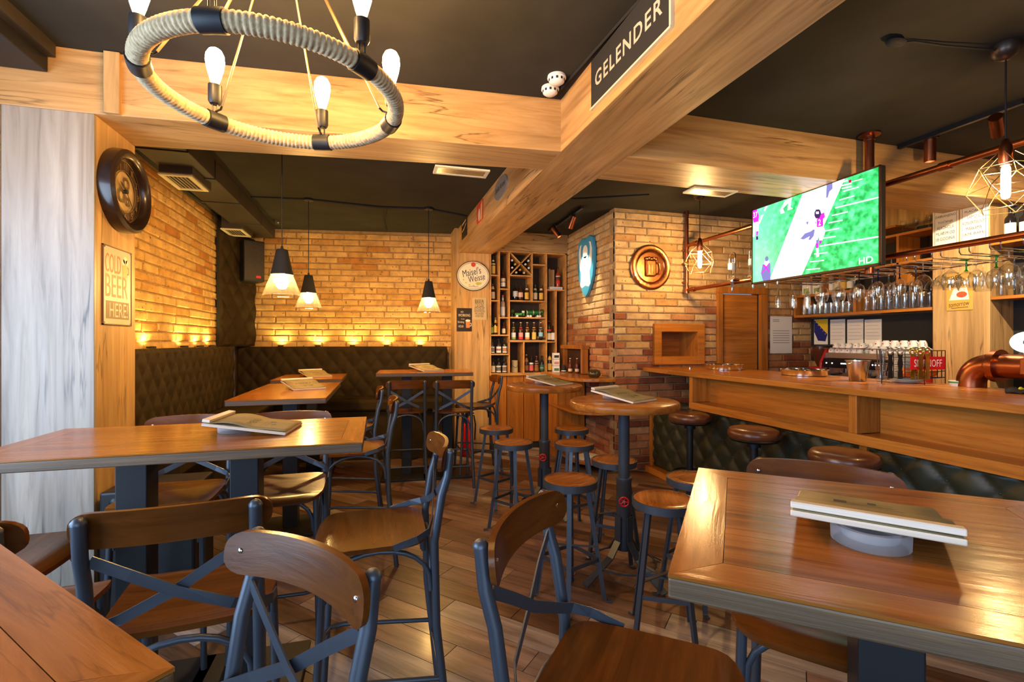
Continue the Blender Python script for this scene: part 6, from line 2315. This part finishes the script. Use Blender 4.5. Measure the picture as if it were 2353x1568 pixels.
a, b = PPl(1085, 684), PPl(1118, 736)
b1 = wall_thing('beer_list_sign', 'small tan beer list sign under the oval sign', 'sign', ((a.x + b.x) / 2, SHY, (a.z + b.z) / 2), NY)
w_, h_ = b.x - a.x, a.z - b.z
MB().box(-w_ / 2, w_ / 2, -.008, 0, -h_ / 2, h_ / 2).build('plate', cmat((.55, .42, .24), .5), b1, False, .004)
for k, (s, f, hh) in enumerate((('BEER', .62, .042), ('PALE ALE', .6, .026), ('LAGER', .6, .03), ('STOUT', .72, .034), ('HEFEWEIZEN', .72, .028), ('PILSNER', .6, .026), ('PORTER', .55, .026))):
    text(s, w_ * f, hh, M['ink'], b1, -.0, -.0088, h_ / 2 - .05 - k * (h_ - .06) / 7.2)
a, b = PPl(1049, 708), PPl(1084, 762)
b2 = wall_thing('drinking_hour_sign', 'black drinking hour sign with beer mug on oak pillar', 'sign', ((a.x + b.x) / 2, SHY, (a.z + b.z) / 2), NY)
w_, h_ = b.x - a.x, a.z - b.z
MB().box(-w_ / 2, w_ / 2, -.008, 0, -h_ / 2, h_ / 2).build('plate', cmat((.022, .014, .01), .35), b2, False, .003)
for (s, ww_, hh, x, z) in (('NO', .035, .024, -.03, .105), ('WORKING', .165, .036, 0, .06), ('during', .045, .018, -.02, .008), ('Drinking', .085, .032, -.045, -.035), ('HOUR', .07, .03, -.045, -.09)):
    text(s, ww_, hh, cmat((.78, .66, .5)), b2, x, -.0088, z)
flat('beer_mug', [(.025, -.11), (.075, -.11), (.08, -.02), (.02, -.02)], cmat((.55, .2, .05)), b2, -.0088)
disc('mug_foam', .05, -.012, .034, .016, cmat((.8, .7, .6)), b2, -.0090)
flat('mug_handle', [(.08, -.04), (.098, -.045), (.098, -.085), (.078, -.092), (.078, -.082), (.09, -.078), (.09, -.052), (.08, -.05)], cmat((.78, .66, .5)), b2, -.0088)
for (x, z) in ((-1, -1), (1, -1), (-1, 1), (1, 1)): MB().sphere((x * (w_ / 2 - .01), -.008, z * (h_ / 2 - .01)), .004, 8, 5).build('nail', M['chrome'], b2, True)

# ---- clock and tin sign on the oak column
CXW = -1.445
c = PX(266, 440, CXW)
ck = wall_thing('round_clock', 'large dark round wall clock with cut-out numerals on oak column', 'clock', (CXW, 3.275, 2.368), (1, 0))
rot = Matrix.Rotation(R(90), 4, 'X')
cr = .235
MB().lathe([(cr - .025, 0), (cr, 0), (cr + .003, .01), (cr, .062), (cr - .018, .074), (cr - .045, .066), (cr - .055, .05), (cr - .055, .0)], 56, (0, 0, 0), rot).build('rim', mat('dark_bronze_rim', (.025, .013, .009), .3, .3, .3), ck, True)
disc('dial', 0, 0, cr - .05, cr - .05, noisy('aged_dial', (.30, .19, .08), (.52, .38, .2), 9, .5, .1), ck, -.020, 48)
bz_ = mat('antique_brass', (.55, .38, .18), .35, .9)
def ring(name, r0, r1, y, mt, n=48):
    vs = [(r * math.cos(2 * PI * k / n), y, r * math.sin(2 * PI * k / n)) for r in (r0, r1) for k in range(n)]
    MB().add(vs, [(k, (k + 1) % n, n + (k + 1) % n, n + k) for k in range(n)]).build(name, mt, ck)
ring('dial_ring', cr - .058, cr - .064, -.030, bz_)
ring('dark_ring', cr - .064, cr - .115, -.024, mat('dial_dark_band', (.06, .03, .015), .5))  # dark brown band behind the numerals
ring('dial_ring', cr - .115, cr - .122, -.030, bz_)
for k in range(12):
    a = PI / 2 - 2 * PI * (k + 1) / 12
    r = cr - .09
    text(str(k + 1), .026 if k < 9 else .036, .036, bz_, ck, r * math.cos(a), -.031, r * math.sin(a), 'numeral')
# skeleton gears
for (gx, gz_, gr, nt_) in ((-.03, -.03, .045, 16), (.04, -.05, .03, 12), (.02, .05, .04, 14)):
    n = nt_ * 2
    vs = [((gr if k % 2 else gr * .85) * math.cos(2 * PI * k / n) + gx, -.026, (gr if k % 2 else gr * .85) * math.sin(2 * PI * k / n) + gz_) for k in range(n)] + [(gr * .55 * math.cos(2 * PI * k / n) + gx, -.026, gr * .55 * math.sin(2 * PI * k / n) + gz_) for k in range(n)]
    MB().add(vs, [(k, (k + 1) % n, n + (k + 1) % n, n + k) for k in range(n)]).build('gear', bz_, ck)
for (ln, wd_, an) in ((.085, .009, 150), (.125, .006, -48)):
    a = R(an)
    d, p = Vector((math.cos(a), 0, math.sin(a))), Vector((-math.sin(a), 0, math.cos(a)))
    pts = [d * -.02 + p * wd_ * .3, d * -.02 - p * wd_ * .3, d * ln * .7 - p * wd_, d * ln, d * ln * .7 + p * wd_]
    MB().add([(q.x, -.036, q.z) for q in pts], [(0, 1, 2, 3, 4)]).build('clock_hand', M['ink'], ck)
MB().cyl((0, -.02, 0), (0, -.042, 0), .012, 12).build('hub', M['ink'], ck, True)

ts = wall_thing('tin_beer_sign', 'cream tin sign reading cold beer here on oak column', 'sign', (CXW, 3.245, 1.812), (1, 0))
w_, h_ = .31, .44
MB().box(-w_ / 2, w_ / 2, -.006, 0, -h_ / 2, h_ / 2).build('plate', noisy('cream_tin', (.5, .38, .26), (.68, .58, .46), 3, .35, .03), ts, False, .003)
eb = MB()
e_ = .006
eb.box(-w_ / 2, w_ / 2, -.0085, 0, -h_ / 2, -h_ / 2 + e_).box(-w_ / 2, w_ / 2, -.0085, 0, h_ / 2 - e_, h_ / 2).box(-w_ / 2, -w_ / 2 + e_, -.0085, 0, -h_ / 2, h_ / 2).box(w_ / 2 - e_, w_ / 2, -.0085, 0, -h_ / 2, h_ / 2)
eb.build('rusty_edge', cmat((.14, .07, .035), .6), ts)
rust = cmat((.42, .12, .05), .5)
dkb = cmat((.2, .12, .06), .5)
text('COLD', .165, .105, rust, ts, -.05, -.0068, .125)
text('BEER', .24, .125, cmat((.5, .2, .1), .5), ts, -.01, -.0068, .0)
MB().box(-.125, .125, -.0066, -.006, -.185, -.085).build('dark_panel', dkb, ts)
text('HERE!', .2, .08, cmat((.72, .6, .46), .5), ts, .01, -.0072, -.135)
flat('beer_mug', [(.055, .065), (.10, .065), (.105, .14), (.05, .14)], cmat((.62, .36, .1)), ts, -.0068)
for (x, z, r) in ((.06, .15, .018), (.08, .163, .022), (.1, .15, .016)): disc('mug_foam', x, z, r, r, cmat((.75, .7, .62)), ts, -.0069)
flat('mug_handle', [(.105, .13), (.125, .122), (.125, .085), (.103, .078), (.103, .086), (.117, .092), (.117, .116), (.105, .121)], dkb, ts, -.0068)
for (x, z) in ((-1, -1), (1, -1), (-1, 1), (1, 1)): MB().sphere((x * (w_ / 2 - .012), -.007, z * (h_ / 2 - .012)), .005, 8, 5).build('nail', M['chrome'], ts, True)

# ---- copper mug plaque on brick
c = PY(1493, 615, PILY)
cp_ = wall_thing('copper_plaque', 'round embossed copper plaque of a beer mug on brick wall', 'plaque', (c.x, PILY - .008, c.z), NY)
pr_ = .262
MB().lathe([(0, 0), (pr_, 0), (pr_, .014), (pr_ - .012, .022), (pr_ - .022, .012), (pr_ - .072, .012), (pr_ - .08, .02), (pr_ - .09, .008), (0, .008)], 56, (0, 0, 0), rot).build('disc', M['copper_d'], cp_, True)
MB().box(-.075, .06, -.045, -.008, -.11, .085).build('mug_relief', M['copper_d'], cp_, False, .02)
for s in (-.045, -.008, .03): MB().box(s - .012, s + .012, -.052, -.045, -.085, .03).build('mug_facet', M['copper_d'], cp_, False, .004)
for k in range(5): MB().sphere((-.06 + .03 * k, -.03, .095 + .008 * (k % 2)), .024, 10, 7, (1, .7, .8)).build('foam_relief', M['copper_d'], cp_, True)
MB().tube([(.06, -.028, .05), (.105, -.028, .045), (.115, -.028, -.02), (.105, -.028, -.075), (.06, -.028, -.08)], .011, 8).build('handle_relief', M['copper_d'], cp_, True)
cdk = mat('copper_letter', (.7, .36, .17), .3, 1)
rl_ = pr_ - .047
for s_, a_st, stp, flip in (('PIVOFABRIKA', 162, -14.4, 0), ('GASTRO PUB', 205, 14.4, 1)):
    for k, chh in enumerate(s_):
        if chh == ' ': continue
        a = R(a_st + stp * k)
        text(chh, .022 if chh != 'I' else .008, .032, cdk, cp_, rl_ * math.cos(a), -.0155, rl_ * math.sin(a), 'letter', 1.0, (-(a - PI / 2)) if not flip else -(a + PI / 2))

# ---- blue shield on the pillar side
def PSd(u, v): return PX(u, v, 2.61)
c = PSd(1354, 600)
bs_ = wall_thing('blue_shield', 'blue and white shield shaped beer sign on brick pillar side', 'sign', (2.595, PSd(1353, 600).y, PSd(1353, 618).z), (-1, 0))
ya, yb = PSd(1334, 620).y, PSd(1372, 620).y
sw2 = abs(ya - yb) / 2
zt_, zb_2 = PSd(1353, 545).z - bs_.location.z, PSd(1353, 683).z - bs_.location.z
out_ = [(-1, .55), (-.82, .9), (-.4, 1), (0, .93), (.4, 1), (.82, .9), (1, .55), (.98, 0), (.86, -.35), (.62, -.62), (.5, -.72), (.3, -.88), (0, -1), (-.3, -.88), (-.5, -.72), (-.62, -.62), (-.86, -.35), (-.98, 0)]
H_ = (zt_ - zb_2) / 2
zc2 = (zt_ + zb_2) / 2
tb_ = Matrix.Rotation(R(90), 4, 'X')
blue = mat('sign_blue', (.05, .30, .50), .35)
MB().prism([(a * sw2, b * H_ + zc2) for a, b in out_], 0, .035, tb_).build('shield', blue, bs_, False, .004)
flat('white_field', [(a * sw2 * .8, b * H_ * .62 + zc2 + H_ * .2) for a, b in out_], M['white'], bs_, -.0358)
flat('blue_field', [(a * sw2 * .55, (b * .42 + .42) * H_ + zc2) for a, b in out_], blue, bs_, -.0362)
flat('white_tail', [(-.5 * sw2, -.15 * H_ + zc2), (.5 * sw2, -.15 * H_ + zc2), (.62 * sw2, -.6 * H_ + zc2), (.4 * sw2, -.68 * H_ + zc2), (0, -.62 * H_ + zc2), (-.4 * sw2, -.68 * H_ + zc2), (-.62 * sw2, -.6 * H_ + zc2)], M['white'], bs_, -.0360)
disc('white_emblem', 0, .5 * H_ + zc2, .3 * sw2, .22 * H_, M['white'], bs_, -.0366)
flat('white_emblem', [(-.3 * sw2, .05 * H_ + zc2), (.3 * sw2, .05 * H_ + zc2), (.35 * sw2, .35 * H_ + zc2), (-.35 * sw2, .35 * H_ + zc2)], M['white'], bs_, -.0366)

# ---- white paper on the brick beside the door
a, b = PY(1770, 727, PILY - .01), PY(1820, 812, PILY - .01)
np_ = wall_thing('paper_notice', 'white printed paper sheet on brick between door and shelf', 'notice', ((a.x + b.x) / 2, PILY - .008, (a.z + b.z) / 2), NY)
w_, h_ = b.x - a.x, a.z - b.z
MB().box(-w_ / 2, w_ / 2, -.0015, 0, -h_ / 2, h_ / 2).build('sheet', M['paper_w'], np_)
fi = bpy.data.materials['faint_ink']
for k in range(8):
    zz = h_ / 2 - .12 - k * .03 if k > 1 else h_ / 2 - .04 - k * .02
    x1_ = w_ / 2 - .04 if k > 1 else -.03
    flat('printed_line', [(-w_ / 2 + .04, zz), (x1_, zz), (x1_, zz - .007), (-w_ / 2 + .04, zz - .007)], fi, np_, -.0018)

# ---- notices on the oak panel
def PPn(u, v): return PX(u, v, SX)
def panel_sign(name, label, u0, u1, v0, v1, cat='notice'):
    a, b = PPn(u0, v0), PPn(u1, v1)
    t = wall_thing(name, label, cat, (SX, (a.y + b.y) / 2, (a.z + b.z) / 2), (-1, 0))
    return t, abs(a.y - b.y), a.z - b.z
for k, (u0, u1, lines, lab) in enumerate(((2144, 2203, ('ZABRANJENO', 'TOČENJE', 'ALKOHOLA', 'MLAĐIM OD', '18 GODINA'), 'white notice with five black lines, left of pair on oak panel'),
                                      (2207, 2271, ('PLAĆANJE', 'SAMO U', 'KONVERTIBILNIM', 'MARKAMA', '(KM, BAM)'), 'white notice with five black lines, right of pair on oak panel'))):
    um = (u0 + u1) / 2
    v0 = 487 - (um - 2172) * .205
    v1 = 561 - (um - 2172) * .17
    t, w_, h_ = panel_sign('age_notice' if k == 0 else 'payment_notice', lab, u0, u1, v0, v1)
    MB().box(-w_ / 2, w_ / 2, -.003, 0, -h_ / 2, h_ / 2).build('sheet', M['paper_w'], t)
    bo = MB()
    m1, m2 = .014, .0165
    for (xa, xb, za, zb) in ((-w_ / 2 + m1, w_ / 2 - m1, h_ / 2 - m2, h_ / 2 - m1), (-w_ / 2 + m1, w_ / 2 - m1, -h_ / 2 + m1, -h_ / 2 + m2), (-w_ / 2 + m1, -w_ / 2 + m2, -h_ / 2 + m1, h_ / 2 - m1), (w_ / 2 - m2, w_ / 2 - m1, -h_ / 2 + m1, h_ / 2 - m1)):
        bo.box(xa, xb, -.0036, -.003, za, zb)
    bo.build('border', M['ink'], t)
    for j, s in enumerate(lines):
        text(s, min(.80, .082 * len(s)) * w_, h_ * .085, M['ink'], t, 0, -.004, h_ * (.30 - .15 * j))
t, w_, h_ = panel_sign('free_beer_sign', 'orange tin sign about free beer tomorrow on oak panel', 2175, 2236, 631, 712)
MB().box(-w_ / 2, w_ / 2, -.006, 0, -h_ / 2, h_ / 2).build('plate', cmat((.7, .36, .07), .4), t, False, .003)
text('FREE', w_ * .5, h_ * .13, M['ink'], t, -w_ * .15, -.0068, h_ * .37, 'lettering', 1.0, R(-8))
text('BEER', w_ * .5, h_ * .13, M['ink'], t, -w_ * .05, -.0068, h_ * .21, 'lettering', 1.0, R(-8))
flat('white_field', [(-w_ * .38, -h_ * .22), (w_ * .38, -h_ * .22), (w_ * .3, h_ * .1), (-w_ * .2, h_ * .1)], M['white'], t, -.0066)
disc('red_mark', w_ * .1, -h_ * .08, w_ * .2, h_ * .08, cmat((.6, .08, .03)), t, -.0069)
text('tomorrow', w_ * .78, h_ * .1, M['ink'], t, 0, -.0068, -h_ * .34, 'lettering', 1.0, R(-5), .25)
flat('underline', [(-w_ * .3, -h_ * .43), (w_ * .34, -h_ * .41), (w_ * .34, -h_ * .425), (-w_ * .3, -h_ * .445)], M['ink'], t, -.0068)

# ---- loudspeaker on the corner pad
sp_c = PZ(577, 604, 1.5 + 1.105)
D_ = 6.15
a_ = (577 - CX) / F
spx = Vector((D_ * (a_ * CS + SN), D_ * (CS - a_ * SN), HC + (CY - 603) / F * D_))
ls = thing('loudspeaker', 'black wall loudspeaker with perforated grille in booth corner', 'speaker', spx, R(28))
MB().prism([(-.13, -.02), (-.12, -.14), (.12, -.14), (.13, -.02), (.09, .13), (-.09, .13)], -.26, .26).build('cabinet', M['black'], ls, False, .012)
MB().box(-.115, .115, -.148, -.1405, -.235, .235).build('grille', noisy('perforated_grille', (.012, .01, .01), (.05, .04, .035), 160, .4, .3, .6), ls, False, .003)
MB().box(.02, .075, -.1495, -.148, -.215, -.185).build('red_badge', M['red'], ls)
MB().box(-.02, .06, -.1495, -.148, .19, .20).build('maker_plate', M['chrome'], ls)
MB().tube([(0, .12, -.05), (-.04, .22, -.1), (-.08, .36, -.12)], .02, 8).build('bracket', M['black'], ls, True)
# black amplifier box hung below it
am = thing('amplifier_box', 'small black audio box with indicator lights below loudspeaker', 'amplifier', (spx.x - .19, spx.y + .18, spx.z - .40), R(58))
MB().box(-.12, .12, -.05, .05, -.1, .1).build('case', M['black'], am, False, .006)
for k in range(6): MB().sphere((-.09 + .035 * k, -.052, .02 - .03 * (k % 3)), .005, 6, 4).build('indicator', M['chrome'], am, True)

# ---- smoke detectors and camera
for (u, v, z, lab) in ((1271, 226, CEIL - .001, 'white smoke detector with slots on ceiling by beam corner, nearer one'), (1286, 201, CEIL - .001, 'white smoke detector on ceiling against beam side, second one')):
    p = PZ(u, v - 6, CEIL - .03)
    t = thing('smoke_detector', lab, 'smoke detector', (p.x - .03, p.y - .03, CEIL), 0, 'smoke detectors')
    MB().lathe([(0, 0), (.052, 0), (.054, -.014), (.046, -.02), (.044, -.034), (.03, -.045), (0, -.048)], 28).build('body', M['white'], t, True)
    for k in range(10):
        a = 2 * PI * k / 10
        MB().box(-.006, .006, -.001, .001, -.007, .007, Matrix.Translation((.0455 * math.cos(a), .0455 * math.sin(a), -.026)) @ Matrix.Rotation(a + PI / 2, 4, 'Z')).build('slot', M['ink'], t)
cm_ = PZ(637, 516, CEIL - .05)
cc = thing('security_camera', 'tiny dome camera at ceiling corner beside air duct', 'camera', (cm_.x, cm_.y - .02, CEIL))
MB().lathe([(0, 0), (.04, 0), (.04, -.02), (.03, -.045), (0, -.055)], 16).build('dome', M['duct'], cc, True)
MB().sphere((.02, -.03, -.035), .012, 8, 6).build('lens', M['chrome'], cc, True)
# wall mounted flue cowl on the pillar by the pipes
